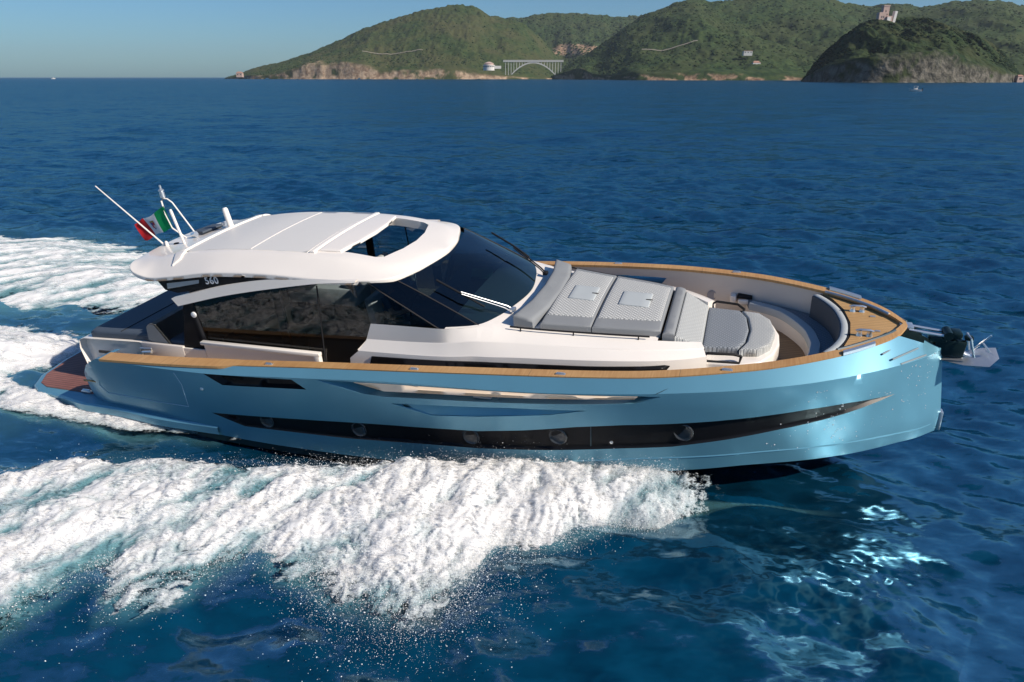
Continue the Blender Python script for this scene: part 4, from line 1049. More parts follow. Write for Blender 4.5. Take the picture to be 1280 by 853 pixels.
mx0 = N(nt, "ShaderNodeMix", data_type='RGBA'); mx0.inputs[6].default_value = (.0008, .031, .069, 1); mx0.inputs[7].default_value = (.0012, .046, .096, 1)
nt.links.new(nz.outputs["Fac"], mx0.inputs[0])
mx = N(nt, "ShaderNodeMix", data_type='RGBA'); mx.inputs[7].default_value = (.10, .27, .31, 1)
nt.links.new(at.outputs["Fac"], mx.inputs[0]); nt.links.new(mx0.outputs[2], mx.inputs[6]); nt.links.new(mx.outputs[2], bs.inputs["Color"])
mp = N(nt, "ShaderNodeMapping"); mp.inputs["Rotation"].default_value = (0, 0, math.radians(28)); mp.inputs["Scale"].default_value = (.6, 1.25, 1)
nt.links.new(geo.outputs["Position"], mp.inputs[0])
acc = geo.outputs["Normal"]
for sc, k in ((.13, .34), (.55, .66), (1.7, .72), (5.0, .55), (14.0, .30)):
    n1 = N(nt, "ShaderNodeTexNoise", i_Scale=sc, i_Detail=1.5, i_Roughness=.5, i_Distortion=.4); nt.links.new(mp.outputs[0], n1.inputs["Vector"])
    sb_n = N(nt, "ShaderNodeVectorMath", operation='SUBTRACT'); sb_n.inputs[1].default_value = (.5, .5, .5); nt.links.new(n1.outputs["Color"], sb_n.inputs[0])
    ml = N(nt, "ShaderNodeVectorMath", operation='MULTIPLY'); ml.inputs[1].default_value = (k, k, 0); nt.links.new(sb_n.outputs[0], ml.inputs[0])
    ad = N(nt, "ShaderNodeVectorMath", operation='ADD'); nt.links.new(acc, ad.inputs[0]); nt.links.new(ml.outputs[0], ad.inputs[1]); acc = ad.outputs[0]
nm = N(nt, "ShaderNodeVectorMath", operation='NORMALIZE'); nt.links.new(acc, nm.inputs[0])
for q in (bs, gl, fr): nt.links.new(nm.outputs[0], q.inputs["Normal"])
M['sea'] = m
sea = np_mesh("sea", np.stack([X.ravel(), Y.ravel(), Z.ravel()], 1), quads, M['sea'])
at_ = sea.data.attributes.new("aer_glint", 'FLOAT', 'POINT'); at_.data.foreach_set("value", aer_glint.ravel().astype(np.float32))
tag(sea, kind="structure")

# ------------------------------------------------------------------ foam
def foam_mat(name, sc):
    m, nt, bs = mat_new(name); nt.nodes.remove(bs)
    at = N(nt, "ShaderNodeAttribute", attribute_name="thick"); cv = N(nt, "ShaderNodeAttribute", attribute_name="cov")
    rp = N(nt, "ShaderNodeValToRGB"); rp.color_ramp.elements[0].position = 0.0; rp.color_ramp.elements[0].color = (.20, .40, .45, 1)
    rp.color_ramp.elements[1].position = .8; rp.color_ramp.elements[1].color = (.93, .925, .92, 1)
    e_ = rp.color_ramp.elements.new(.4); e_.color = (.68, .75, .77, 1)
    nt.links.new(at.outputs["Fac"], rp.inputs[0])
    geo = N(nt, "ShaderNodeNewGeometry"); tot = cv.outputs["Fac"]
    mp = N(nt, "ShaderNodeMapping"); mp.inputs["Rotation"].default_value = (0, 0, math.radians(-37)); mp.inputs["Scale"].default_value = (.55, 1.2, 1.0); nt.links.new(geo.outputs["Position"], mp.inputs[0])
    for k, amp in ((5.0*sc, .75), (17.0*sc, .85), (55.0*sc, .8)):
        nz = N(nt, "ShaderNodeTexNoise", i_Scale=k, i_Detail=2.0, i_Distortion=.5); nt.links.new(mp.outputs[0], nz.inputs["Vector"])
        mm = N(nt, "ShaderNodeMath", operation='MULTIPLY_ADD'); mm.inputs[1].default_value = amp; nt.links.new(nz.outputs["Fac"], mm.inputs[0])
        sbn = N(nt, "ShaderNodeMath", operation='SUBTRACT'); sbn.inputs[1].default_value = amp*.5; nt.links.new(tot, sbn.inputs[0]); nt.links.new(sbn.outputs[0], mm.inputs[2]); tot = mm.outputs[0]
    al = N(nt, "ShaderNodeMapRange", interpolation_type='SMOOTHSTEP'); al.inputs[1].default_value = .34; al.inputs[2].default_value = .72; nt.links.new(tot, al.inputs[0])
    df = N(nt, "ShaderNodeBsdfDiffuse"); tl = N(nt, "ShaderNodeBsdfTranslucent"); nt.links.new(rp.outputs[0], df.inputs[0]); nt.links.new(rp.outputs[0], tl.inputs[0])
    mx = N(nt, "ShaderNodeMixShader"); mx.inputs[0].default_value = .30; nt.links.new(df.outputs[0], mx.inputs[1]); nt.links.new(tl.outputs[0], mx.inputs[2])
    tr = N(nt, "ShaderNodeBsdfTransparent"); m2 = N(nt, "ShaderNodeMixShader"); nt.links.new(al.outputs[0], m2.inputs[0]); nt.links.new(tr.outputs[0], m2.inputs[1]); nt.links.new(mx.outputs[0], m2.inputs[2])
    nt.links.new(m2.outputs[0], nt.nodes["Material Output"].inputs["Surface"])
    return m

def foam_sheet(name, x0, x1, y0, y1, step, fn, mat, layers=6, dz=.022, fall=.16):
    """stacked thin shells of broken foam; fn(x, y) -> coverage, height, thickness"""
    xs = np.arange(x0, x1, step); ysv = np.arange(y0, y1, step)
    x, y = np.meshgrid(xs, ysv, indexing='ij')
    cov, h, th = fn(x, y)
    n, k = x.shape
    idx = np.arange(n*k).reshape(n, k)
    q0 = np.stack([idx[:-1, :-1], idx[1:, :-1], idx[1:, 1:], idx[:-1, 1:]], -1).reshape(-1, 4)
    Vs, Qs, Cs, Ts = [], [], [], []; base = 0
    for L in range(layers):
        c = cov - fall*L
        q = q0[(c.ravel()[q0] > -.35).any(1)]
        if not len(q): continue
        used = np.unique(q); remap = np.full(n*k, -1); remap[used] = np.arange(len(used))
        zz = h + dz*L*(.35+1.7*np.clip(ridge_a(x), 0, .6))*np.clip(cov*.9, .15, 1) + .02*L*(fbm(x*5+L*7.1, y*5, 2, 800+L)-.5)
        Vs.append(np.stack([x.ravel(), y.ravel(), zz.ravel()], 1)[used]); Qs.append(remap[q]+base); base += len(used)
        Cs.append(c.ravel()[used]); Ts.append(th.ravel()[used]+.04*L)
    o = np_mesh(name, np.concatenate(Vs), np.concatenate(Qs), mat)
    a = o.data.attributes.new("thick", 'FLOAT', 'POINT'); a.data.foreach_set("value", np.clip(np.concatenate(Ts), 0, 1).astype(np.float32))
    a = o.data.attributes.new("cov", 'FLOAT', 'POINT'); a.data.foreach_set("value", np.concatenate(Cs).astype(np.float32))
    return o

ridge_a = hermite([-16, -8, -5, -2.5, -.5, 1, 2.0, 2.5, 3.0, 4.3], [.10, .16, .22, .28, .34, .42, .50, .52, .52, .5])
def near_foam(x, y):
    s = near_s(x, y)
    wob = (fbm(x*.9+3, y*.9, 3, 5)-.5)
    s2 = s + wob*.22
    pr_ = smooth(-.5, 1.6, x); prof = (smooth(-.05, .16, s2)*(1-pr_)+pr_)*(1 - smooth(.12, 1.05, s2))
    # wisps run diagonally aft and outward
    wx = (fbm(x*.8, y*.8, 3, 91)-.5)*1.3; u = x*.80 + y*.60 + wx; v = -x*.60 + y*.80 + wx*.8
    big = fbm(u*.9, v*2.0, 4, 40); mid = fbm(u*3.0, v*5.5, 4, 50); fine = fbm(u*16, v*20, 3, 60); bil = np.abs(fbm(x*2.6, y*2.6, 4, 70)*2-1)
    aft = smooth(0.5, -5.5, x)
    edge = np.minimum(smooth(-.08, .10, s2), smooth(1.30, .70, s2))*smooth(3.35, 1.5, x+.4*wob+.8*(mid-.5))
    cov = edge*1.45 + (mid-.5)*.8 + (fine-.5)*.5 - .22 - aft*.34*smooth(.40, .62, fbm(u*.7, v*1.6, 3, 90))
    cov -= .5*np.exp(-((x+.2)/.55)**2 - ((y-6.2)/.5)**2)
    cov += .62*np.exp(-((x+1.15)/.7)**2 - ((y-6.05)/.45)**2)*(fine*1.6-.2)
    h = ridge_a(x)*prof*(.72+.56*big) + (fbm(x*2.3, y*2.3, 4, 71)-.5)*(.08+.16*ridge_a(x))*edge + (mid-.5)*.02*edge + (fine-.5)*.03 + .015
    thick = edge*.66 - aft*.22 + (big-.5)*1.5 + (mid-.5)*1.3 + (fine-.5)*.5 - .05 + .24*smooth(-2.5, .8, x)
    return cov, h, thick
foam_a = foam_sheet("bow_wave_foam", -10.5, 3.4, 4.2, 9.5, .024, near_foam, foam_mat("sea_foam_near", 1.0))
tag(foam_a, "thick white bow wave foam rolling off the near side of the blue hull", "foam", kind="stuff")

def far_foam(x, y):
    d = sdf(x, y, FAR)
    u = x*.80 + y*.60; v = -x*.60 + y*.80
    mid = fbm(u*.8, v*3.2, 5, 140); fine = fbm(u*4.5, v*9, 3, 160); big = fbm(u*.25, v*.7, 3, 150)
    e = smooth(-.35, .9, d)
    cov = e*1.15 + (mid-.5)*1.2 + (fine-.5)*.6 + (big-.5)*.5 - .12
    h = -.03 + .46*smooth(0, 2.5, d)*(.4+.6*big) + (mid-.5)*.08 + (fine-.5)*.06
    return cov, h, e*.42 + (mid-.5)*1.9 + (fine-.5)*.9 + (big-.5)*.7
foam_b = foam_sheet("wake_foam", -22, -2.5, 13.4, 25.5, .06, far_foam, foam_mat("sea_foam_far", .5), 4, .03)
tag(foam_b, "streaky white wake foam spreading behind the far side of the yacht", "foam", kind="stuff")

def stern_foam(x, y):
    d = np.maximum(sdf(x, y, STERN), sdf(x, y, HULLW)*1.3+.24)
    u = x*.93 - y*.35; v = x*.35 + y*.93
    mid = fbm(u*1.6, v*3.6, 4, 240); fine = fbm(u*8, v*14, 3, 260)
    e = smooth(-.12, .5, d)
    cov = e*1.2 + (mid-.5)*1.1 + (fine-.5)*.5 - .12
    h = .02 + .28*smooth(.2, 1.6, d)*smooth(-8.9, -10.2, x) + (mid-.5)*.10 + (fine-.5)*.03 - .12*smooth(-8.8, -7.0, x)
    return cov, h, e*.72 + (mid-.5)*1.3 + (fine-.5)*.5 + .05
foam_c = foam_sheet("stern_wash", -16, -4.2, 9.7, 17.5, .036, stern_foam, foam_mat("sea_foam_stern", .7), 4, .03)
tag(foam_c, "churned white propeller wash trailing right behind the swim platform", "foam", kind="stuff")

# spray droplets
OV = np.array([(1, 0, 0), (-1, 0, 0), (0, 1, 0), (0, -1, 0), (0, 0, 1), (0, 0, -1)], float)
OF = np.array([(0, 2, 4), (2, 1, 4), (1, 3, 4), (3, 0, 4), (2, 0, 5), (1, 2, 5), (3, 1, 5), (0, 3, 5)])
def drops(name, P, rad, mat):
    n = len(P); q = rng.uniform(.6, 1.4, (n, 1, 3))
    V = (P[:, None, :] + OV[None]*q*rad[:, None, None]).reshape(-1, 3)
    Fq = (OF[None] + (np.arange(n)*6)[:, None, None]).reshape(-1, 3)
    return np_mesh(name, V, Fq, mat)
M['spray'] = simple("water_spray", (.78, .80, .81), .5, var=.02)
P = []
n = 90000
x = rng.uniform(-9.5, 2.2, n); e = rng.exponential(.085, n); s = .86 + e*(1+1.2*np.exp(-((x+1.1)/1.1)**2))
keep = rng.uniform(0, 1, n) < (.25 + .75*smooth(-4.5, 0, x))*fbm(x*2.3, s*3, 3, 5)**1.5*2.2
x, s = x[keep], s[keep]
y = nin(x) + (nout(x)-nin(x))*s
z = .03 + np.abs(rng.normal(0, .07, len(x)))*(1+1.5*smooth(-2, 2.5, x))*np.exp(-np.maximum(0, s-1)*2.0)
P.append(np.stack([x, y, z], 1))
n = 60000   # over the foam body near the bow
x = 2.3 - np.abs(rng.gamma(1.9, 1.5, n)); s = rng.beta(1.4, 2.6, n)
y = nin(x)+(nout(x)-nin(x))*s
z = ridge_a(x)*(1-smooth(.15, 1.0, s)) + rng.exponential(.055, n)
k = x > -7; P.append(np.stack([x, y, z], 1)[k])
n = 24000   # the fan of spray flung toward the viewer
x = rng.normal(-1.05, .55, n); y = 6.75 - np.abs(rng.normal(0, .62, n)); z = .02+rng.exponential(.12, n)
P.append(np.stack([x, y, z], 1))
P = np.concatenate(P)
rad = np.clip(rng.lognormal(math.log(.0020), .62, len(P)), .0008, .009)
sp = drops("bow_spray", P, rad, M['spray']); tag(sp, "fine white spray droplets flung off the bow wave toward the viewer", "spray", kind="stuff")

# ------------------------------------------------------------------ hills across the bay
def land_mat(name, g1, g2, g3, r1, r2, k=1.0):
    m, nt, b = mat_new(name); b.inputs["Roughness"].default_value = .95; b.inputs["Specular IOR Level"].default_value = .1
    geo = N(nt, "ShaderNodeNewGeometry")
    n1 = N(nt, "ShaderNodeTexNoise", i_Scale=.008*k, i_Detail=5.0); n2 = N(nt, "ShaderNodeTexNoise", i_Scale=.06*k, i_Detail=4.0); n3 = N(nt, "ShaderNodeTexNoise", i_Scale=.055*k, i_Detail=7.0, i_Roughness=.65, i_Distortion=.8)
    for n_ in (n1, n2, n3): nt.links.new(geo.outputs["Position"], n_.inputs["Vector"])
    ra = N(nt, "ShaderNodeMapRange"); ra.inputs[1].default_value = .4; ra.inputs[2].default_value = .62; nt.links.new(n1.outputs["Fac"], ra.inputs[0])
    rb = N(nt, "ShaderNodeMapRange"); rb.inputs[1].default_value = .38; rb.inputs[2].default_value = .6; nt.links.new(n2.outputs["Fac"], rb.inputs[0])
    a = N(nt, "ShaderNodeMix", data_type='RGBA'); a.inputs[6].default_value = g1+(1,); a.inputs[7].default_value = g2+(1,); nt.links.new(rb.outputs[0], a.inputs[0])
    c = N(nt, "ShaderNodeMix", data_type='RGBA'); c.inputs[7].default_value = g3+(1,); nt.links.new(a.outputs[2], c.inputs[6]); nt.links.new(ra.outputs[0], c.inputs[0])
    rr = N(nt, "ShaderNodeMix", data_type='RGBA'); rr.inputs[6].default_value = r1+(1,); rr.inputs[7].default_value = r2+(1,)
    rc = N(nt, "ShaderNodeMapRange"); rc.inputs[1].default_value = .38; rc.inputs[2].default_value = .62; nt.links.new(n3.outputs["Fac"], rc.inputs[0]); nt.links.new(rc.outputs[0], rr.inputs[0])
    at = N(nt, "ShaderNodeAttribute", attribute_name="rock")
    f = N(nt, "ShaderNodeMix", data_type='RGBA'); nt.links.new(at.outputs["Fac"], f.inputs[0]); nt.links.new(c.outputs[2], f.inputs[6]); nt.links.new(rr.outputs[2], f.inputs[7])
    nt.links.new(f.outputs[2], b.inputs["Base Color"])
    bp = N(nt, "ShaderNodeBump", i_Strength=.8, i_Distance=5.0); nt.links.new(n2.outputs["Fac"], bp.inputs["Height"]); nt.links.new(bp.outputs[0], b.inputs["Normal"])
    return m
M['hillA'] = land_mat("scrub_hillside", (.026, .048, .016), (.052, .072, .024), (.068, .072, .030), (.17, .11, .07), (.44, .33, .23))
M['hillB'] = land_mat("wooded_valley", (.023, .045, .018), (.050, .076, .026), (.050, .066, .026), (.16, .095, .06), (.42, .29, .19))
M['hillD'] = land_mat("dark_promontory", (.015, .031, .013), (.036, .056, .020), (.044, .052, .022), (.045, .042, .036), (.20, .18, .15), 2.2)
M['scrub'] = simple("scrub_foliage", (.034, .055, .021), .95, var=.55, vscale=.02, spec=.1)
M['scrub_dark'] = simple("dark_scrub_foliage", (.017, .032, .014), .95, var=.5, vscale=.03, spec=.1)

class Hill:
    def __init__(s, D, ridge, coast, cliff, amp, seed, gul=(.05, .012), hollow=0.0):
        s.D = D; s.a = [p[0]/D for p in ridge]; s.fz = hermite(s.a, [p[1] for p in ridge])
        s.fc = hermite([p[0] for p in coast], [p[1] for p in coast]); s.cl = hermite([p[0] for p in cliff], [p[1] for p in cliff])
        s.amp = amp; s.seed = seed; s.gul = gul; s.hol = hollow; s.but = 10*D/2300
    def h(s, a, d):
        Dc = s.fc(a); t = (d-Dc)/(s.D-Dc); zr = s.fz(a)
        up = np.clip(t, 0, 1); X = a*d
        cl = np.minimum(s.cl(a), zr*.9)*(.6+.8*fbm(X*.012, d*.004, 4, s.seed+9))
        cliff = cl*smooth(0.0, .035, t + (fbm(X*.02, d*.02, 3, s.seed+4)-.5)*.03)
        z = cliff + (zr-cliff)*np.clip(up, 0, 1)**(1+s.hol)
        g = (fbm(X*s.gul[1], d*s.gul[1]*.35, 4, s.seed)-.5)*2*s.amp*np.sin(math.pi*np.clip(up, 0, 1))**.8
        z = z + g*np.minimum(1, zr/60)
        back = np.clip(t-1, 0, 1); z = z*(1-back*1.1)
        z = z + (fbm(X*.035, d*.02, 3, s.seed+2)-.5)*.05*zr*np.minimum(1, up*6)
        return np.where(t < 0, -3, np.maximum(z, np.where(t < 1, .4, -5))), t, cl
    def build(s, name, mat, nu, nv, rockfn):
        a = np.linspace(s.a[0], s.a[-1], nu)
        tt = np.concatenate([[-.004], np.linspace(0, .06, 16), np.linspace(.07, 1.0, nv), np.linspace(1.04, 1.5, 8)])
        A, T = np.meshgrid(a, tt, indexing='ij'); Dc = s.fc(A); d = Dc + (s.D-Dc)*T + s.but*(np.abs(2*fbm(A*s.D*.028, A*0, 3, s.seed+5)-1)-.3)*smooth(.12, 0, T)
        z, t, cl = s.h(A, d)
        X = A*d
        rock = rockfn(A, d, z, t, cl, X)
        z = z + (fbm(X*.09, d*.06, 3, s.seed+7)-.5)*np.minimum(7, .12*s.fz(A)+.5)*(1-rock)*smooth(.03, .08, t)
        z = np.where(t < -.001, -4, z)
        n, k = A.shape; idx = np.arange(n*k).reshape(n, k)
        q = np.stack([idx[:-1, :-1], idx[1:, :-1], idx[1:, 1:], idx[:-1, 1:]], -1).reshape(-1, 4)
        o = np_mesh(name, np.stack([X.ravel(), d.ravel(), z.ravel()], 1), q, mat)
        at = o.data.attributes.new("rock", 'FLOAT', 'POINT'); at.data.foreach_set("value", np.clip(rock, 0, 1).ravel().astype(np.float32))
        tag(o, kind="structure"); return o
    def scrub(s, name, mat, n, rmin, rmax, tmax, label, dens=None):
        a = rng.uniform(s.a[0], s.a[-1], n); t = rng.uniform(.05, tmax, n)**.9
        k = dens(a, t) if dens else np.ones(n, bool)
        a, t = a[k], t[k]; d = s.fc(a)+(s.D-s.fc(a))*t; z, _, _ = s.h(a, d)
        rad = rmin + (rmax-rmin)*rng.uniform(0, 1, len(a))**2.2*1.25
        bm = bmesh.new(); bmesh.ops.create_icosphere(bm, subdivisions=1, radius=1); IV = np.array([v.co[:] for v in bm.verts]); IF = np.array([[v.index for v in f.verts] for f in bm.faces]); bm.free()
        q = rng.uniform(.65, 1.3, (len(a), len(IV), 1))
        V = np.stack([a*d, d, z-rad*.25], 1)[:, None, :] + IV[None]*q*rad[:, None, None]*np.array([1.15, 1.15, .8])
        Fq = (IF[None]+(np.arange(len(a))*len(IV))[:, None, None]).reshape(-1, 3)
        o = np_mesh(name, V.reshape(-1, 3), Fq, mat); tag(o, label, "scrub", kind="stuff"); return o

pa = lambda px: (px-640)/914.4
A_r = [(-1138, 1.0), (-1122, 7), (-1100, 13), (-1082, 18), (-1023, 38), (-897, 64.7), (-806, 91.7), (-705, 128.0), (-589, 175.5), (-466, 215.4), (-344, 244.1), (-245, 260.1), (-181, 265.1), (-130, 252.4), (-80, 228.8), (-49, 221.0), (30, 205), (110, 150), (188, 70)]
B_r = [(-307, 247.0), (-153, 267.8), (-61, 272.0), (54, 273.0), (130, 285.8), (191, 286.9), (289, 291.4), (411, 287.2), (482, 274.8), (612, 278.2), (764, 281.7), (919, 264.4)]
C_r = [(126, 8), (150, 22), (187, 46.2), (248, 83.0), (296, 112.6), (344, 148.6), (402, 181.2), (455, 201.7), (527, 223.6), (564, 228.0), (606, 222.5), (659, 223.6), (702, 230.1), (774, 236.6), (871, 234.5), (932, 228.0), (977, 223.2), (1024, 214.9), (1071, 209.4), (1122, 212.7), (1167, 214.9), (1237, 206.3), (1281, 210.5), (1336, 220.8), (1420, 224.3), (1495, 220.8), (1548, 212.9), (1628, 208.3), (1754, 192.9), (2400, 150)]
D_r = [(397, 0.8), (403, 8), (408, 18.1), (420, 34.1), (431, 47.0), (445, 58.9), (458, 67.6), (469, 73.5), (481, 77.3), (500, 80.2), (532, 78.3), (564, 75.4), (592, 68.6), (614, 60.8), (636, 51.0), (658, 40.1), (683, 19.1), (696, 6.9), (707, 0.5)]
hA = Hill(2900, A_r, [(pa(281), 2780), (pa(316), 2500), (pa(420), 2350), (pa(560), 2300), (pa(640), 2350), (pa(700), 2480)],
          [(pa(281), 3), (pa(300), 8), (pa(345), 14), (pa(375), 30), (pa(400), 42), (pa(455), 48), (pa(475), 26), (pa(560), 20), (pa(600), 16), (pa(640), 8), (pa(700), 3)], 12, 3)
hB = Hill(3600, B_r, [(pa(560), 2600), (pa(800), 2600)], [(pa(560), 4), (pa(800), 4)], 60, 13, (.05, .006), .5)
hC = Hill(2300, C_r, [(pa(690), 2080), (pa(740), 1850), (pa(800), 1500), (pa(1000), 1380), (pa(1300), 1150), (pa(1600), 1100)],
          [(pa(690), 8), (pa(725), 22), (pa(745), 10), (pa(800), 9), (pa(860), 13), (pa(980), 9), (pa(1005), 4), (pa(1300), 6)], 34, 23, (.05, .006), .1)
hD = Hill(1000, D_r, [(pa(1003), 985), (pa(1030), 860), (pa(1130), 800), (pa(1260), 830), (pa(1287), 985)],
          [(pa(1003), 4), (pa(1040), 20), (pa(1100), 27), (pa(1160), 30), (pa(1230), 16), (pa(1287), 4)], 17, 33, (.05, .034))
def rockA(A, d, z, t, cl, X):
    e = fbm(X*.03, z*.05, 4, 301); return smooth(1.25, .75, z/np.maximum(cl, 1)+(e-.5)*1.1)*smooth(.35, .5, e+.12*smooth(15, 40, cl))
def rockC(A, d, z, t, cl, X):
    e = fbm(X*.045, z*.10+X*.01, 4, 311); base = smooth(1.3, .7, z/np.maximum(cl, 1)+(e-.5)*1.6)*smooth(.44, .56, e)
    return base
def rockB(A, d, z, t, cl, X):
    e = fbm(X*.015, z*.02, 4, 321)
    return smooth(1.0, .8, np.hypot((A-pa(714))/.030, (z-118)/26)+(e-.5)*1.3)
def rockD(A, d, z, t, cl, X):
    e = fbm(X*.06, z*.08, 4, 331); return smooth(1.3, .75, z/np.maximum(cl, 1)+(e-.5)*1.2)*smooth(.36, .5, e)*.9
hA.build("hill_scrubby", M['hillA'], 430, 90, rockA)
hB.build("hill_valley", M['hillB'], 240, 90, rockB)
hC.build("hill_wooded", M['hillB'], 560, 110, rockC)
hD.build("hill_promontory", M['hillD'], 330, 90, rockD)
def low(a, t): return rng.uniform(0, 1, len(a)) < (.25+.75*smooth(.5, .05, t))
hA.scrub("hillside_scrub", M['scrub'], 6000, 1.5, 4, 1.0, "low green scrub dotted over the hill at the far left", low)
hB.scrub("valley_woodland", M['scrub'], 5000, 3, 7.5, 1.0, "green woodland filling the valley above the arched bridge")
hC.scrub("slope_woodland", M['scrub'], 11000, 1.6, 4.2, 1.0, "dense green scrub and trees over the wooded hill right of the bridge")
hD.scrub("headland_scrub", M['scrub_dark'], 6000, .7, 1.9, .98, "dark scrub covering the rocky headland at the far right", lambda a, t: rng.uniform(0, 1, len(a)) < smooth(.10, .4, t))

# pale road cut across the slopes
def road(name, hill, pts, w):
    mb = MB(); r1, r2 = [], []
    for a, t in densify(pts, .006, False):
        d = float(hill.fc(a)+(hill.D-hill.fc(a))*t); z = float(hill.h(np.array([a]), np.array([d]))[0][0]) + 2.0
        r1.append((a*d, d, z)); r2.append((a*d, d+2, z+w))
    mb.grid([r1, r2]); o = mb.build(name, simple("pale_road_wall", (.24, .21, .17), .9), None); tag(o, kind="structure"); return o
road("road", hA, [(pa(455), .30), (pa(490), .31), (pa(530), .30)], 2.2)
road("road", hC, [(pa(800), .36), (pa(835), .365), (pa(868), .37)], 2.0)

# ------------------------------------------------------------------ arched bridge and buildings on the far shore
M['concrete'] = simple("pale_concrete", (.50, .50, .49), .85, var=.05, vscale=.05)
M['render_white'] = simple("white_render", (.72, .70, .67), .8, var=.04, vscale=.1)
M['render_pink'] = simple("pink_render", (.50, .36, .31), .8, var=.05, vscale=.1)
M['tile'] = simple("terracotta_tile", (.36, .20, .15), .85, var=.1, vscale=.3)
M['window'] = simple("dark_window", (.03, .035, .04), .2, var=.1)
br = empty("arched_bridge", (63, 2180, 0)); tag(br, "pale concrete road bridge on one wide arch across the gully", "bridge")
mb = MB(); mb.box((0, 0, 49.5), (178, 9, 3.2)); mb.box((0, -4.8, 52.2), (178, .6, 2.0)); mb.build("bridge_deck", M['concrete'], br)
mb = MB(); rows = []
for t in np.linspace(0, 1, 40):
    x = -64+128*t; zc_ = 14+32*(1-(2*t-1)**2)
    rows.append([(x, -3.5, zc_-1.8), (x, 3.5, zc_-1.8), (x, 3.5, zc_+1.8), (x, -3.5, zc_+1.8)])
mb.grid(rows, True); mb.build("bridge_arch", M['concrete'], br)
for x in np.arange(-82, 84, 8.2):
    q = abs(x)/64
    zb_ = 14+32*(1-q*q)+1 if q < 1 else 12
    if zb_ < 45:
        mb = MB(); mb.box((x, 0, (zb_+48.2)/2), (1.5, 5, 48.2-zb_)); mb.build("bridge_column", M['concrete'], br)

def house(name, loc, w, dpt, h, label, roof='flat', wallm='render_white', nwin=3, cat="house", rz=0.0, scale_roof=.25):
    e = empty(name, loc, rz); tag(e, label, cat)
    mb = MB(); mb.box((0, 0, h/2-2), (w, dpt, h+4)); mb.build("wall", M[wallm], e)
    mb = MB()
    if roof == 'flat': mb.box((0, 0, h+.4), (w*1.06, dpt*1.06, .8))
    else:
        k = scale_roof*w
        mb.add([(-w*.54, -dpt*.55, h), (w*.54, -dpt*.55, h), (w*.54, dpt*.55, h), (-w*.54, dpt*.55, h), (-w*.3, 0, h+k), (w*.3, 0, h+k)], [(0, 1, 5, 4), (1, 2, 5), (2, 3, 4, 5), (3, 0, 4), (0, 3, 2, 1)])
    mb.build("roof", M['tile'], e, sm=False)
    for k in range(nwin):
        mb = MB(); mb.box((-w/2+w*(k+.5)/nwin, -dpt/2-.05, h*.5), (w/nwin*.35, .3, h*.35)); mb.build("window", M['window'], e)
    return e
vl = empty("rounded_villa", (-70, 2235, 34)); vl.scale = (.8, .8, .75); tag(vl, "white curved clifftop building with a pinkish roof beside the arched bridge", "villa")
mb = MB(); mb.lathe([(22, -12), (22, 7), (23.5, 7), (23.5, 8.5), (18, 9)], (0, 0, 0), seg=28); mb.box((26, 0, 0), (40, 18, 11)); mb.build("wall", M['render_white'], vl)
mb = MB(); mb.lathe([(18, 9), (17.5, 14), (19, 14.5), (4, 21), (0, 21)], (0, 0, 0), seg=28); mb.build("roof", M['render_pink'], vl)
for k in range(9):
    q = math.radians(-160+k*17.5); mb = MB(); mb.box((22.1*math.cos(q), 22.1*math.sin(q), 2.5), (4.4, .5, 3.2), Matrix.Rotation(q+math.pi/2, 3, 'Z')); mb.build("window", M['window'], vl)
house("white_house", (-668, 2560, 58), 26, 14, 9, "bright white house alone on the scrubby slope above the cliffs", nwin=4)
house("shore_house", (-925, 2490, 10), 20, 14, 9, "small pale house at the tip of the far left headland", 'hip', 'render_pink', 2)
house("hillside_house", (497, 1500, 27), 15, 10, 6, "small cottage with a tiled roof low on the wooded slope", 'hip', 'render_white', 2)
house("roadside_house", (496, 1560, 52), 18, 10, 5, "long low pale house higher up the wooded slope", 'flat', 'concrete', 3)
house("waterside_house", (588, 848, 1.5), 7, 6, 5, "tiny orange house at the water's edge beyond the headland", 'hip', 'render_pink', 1)
house("summit_hut", (464, 990, 69), 5, 4, 2.5, "low stone hut on the left shoulder of the dark headland", 'flat', 'concrete', 1)
cs = empty("clifftop_castle", (490, 985, 70)); tag(cs, "pale square tower house standing on top of the dark headland", "castle")
mb = MB(); mb.box((-2, 3, 10), (7.5, 7, 24)); mb.box((-2, 3, 22.5), (8.3, 7.8, 1.4)); mb.build("tower", M['render_pink'], cs)
mb = MB(); mb.box((-7, 1, 8), (9, 8, 13)); mb.box((2, -1, 6), (7, 7, 8)); mb.build("wall", M['render_pink'], cs)
mb = MB(); mb.box((9.5, 0, 8), (3.2, 6, 16), Matrix.Rotation(.10, 3, 'Y')); mb.box((.5, -4.8, 5), (4.5, 2.5, 7)); mb.build("white_wing", M['render_white'], cs)
for (x, y, z) in ((-2.6, -.55, 16), (-.4, -.55, 12), (-8, -3.05, 9), (-5.4, -3.05, 9)):
    mb = MB(); mb.box((x, y, z), (1.1, .3, 1.8)); mb.build("window", M['window'], cs)

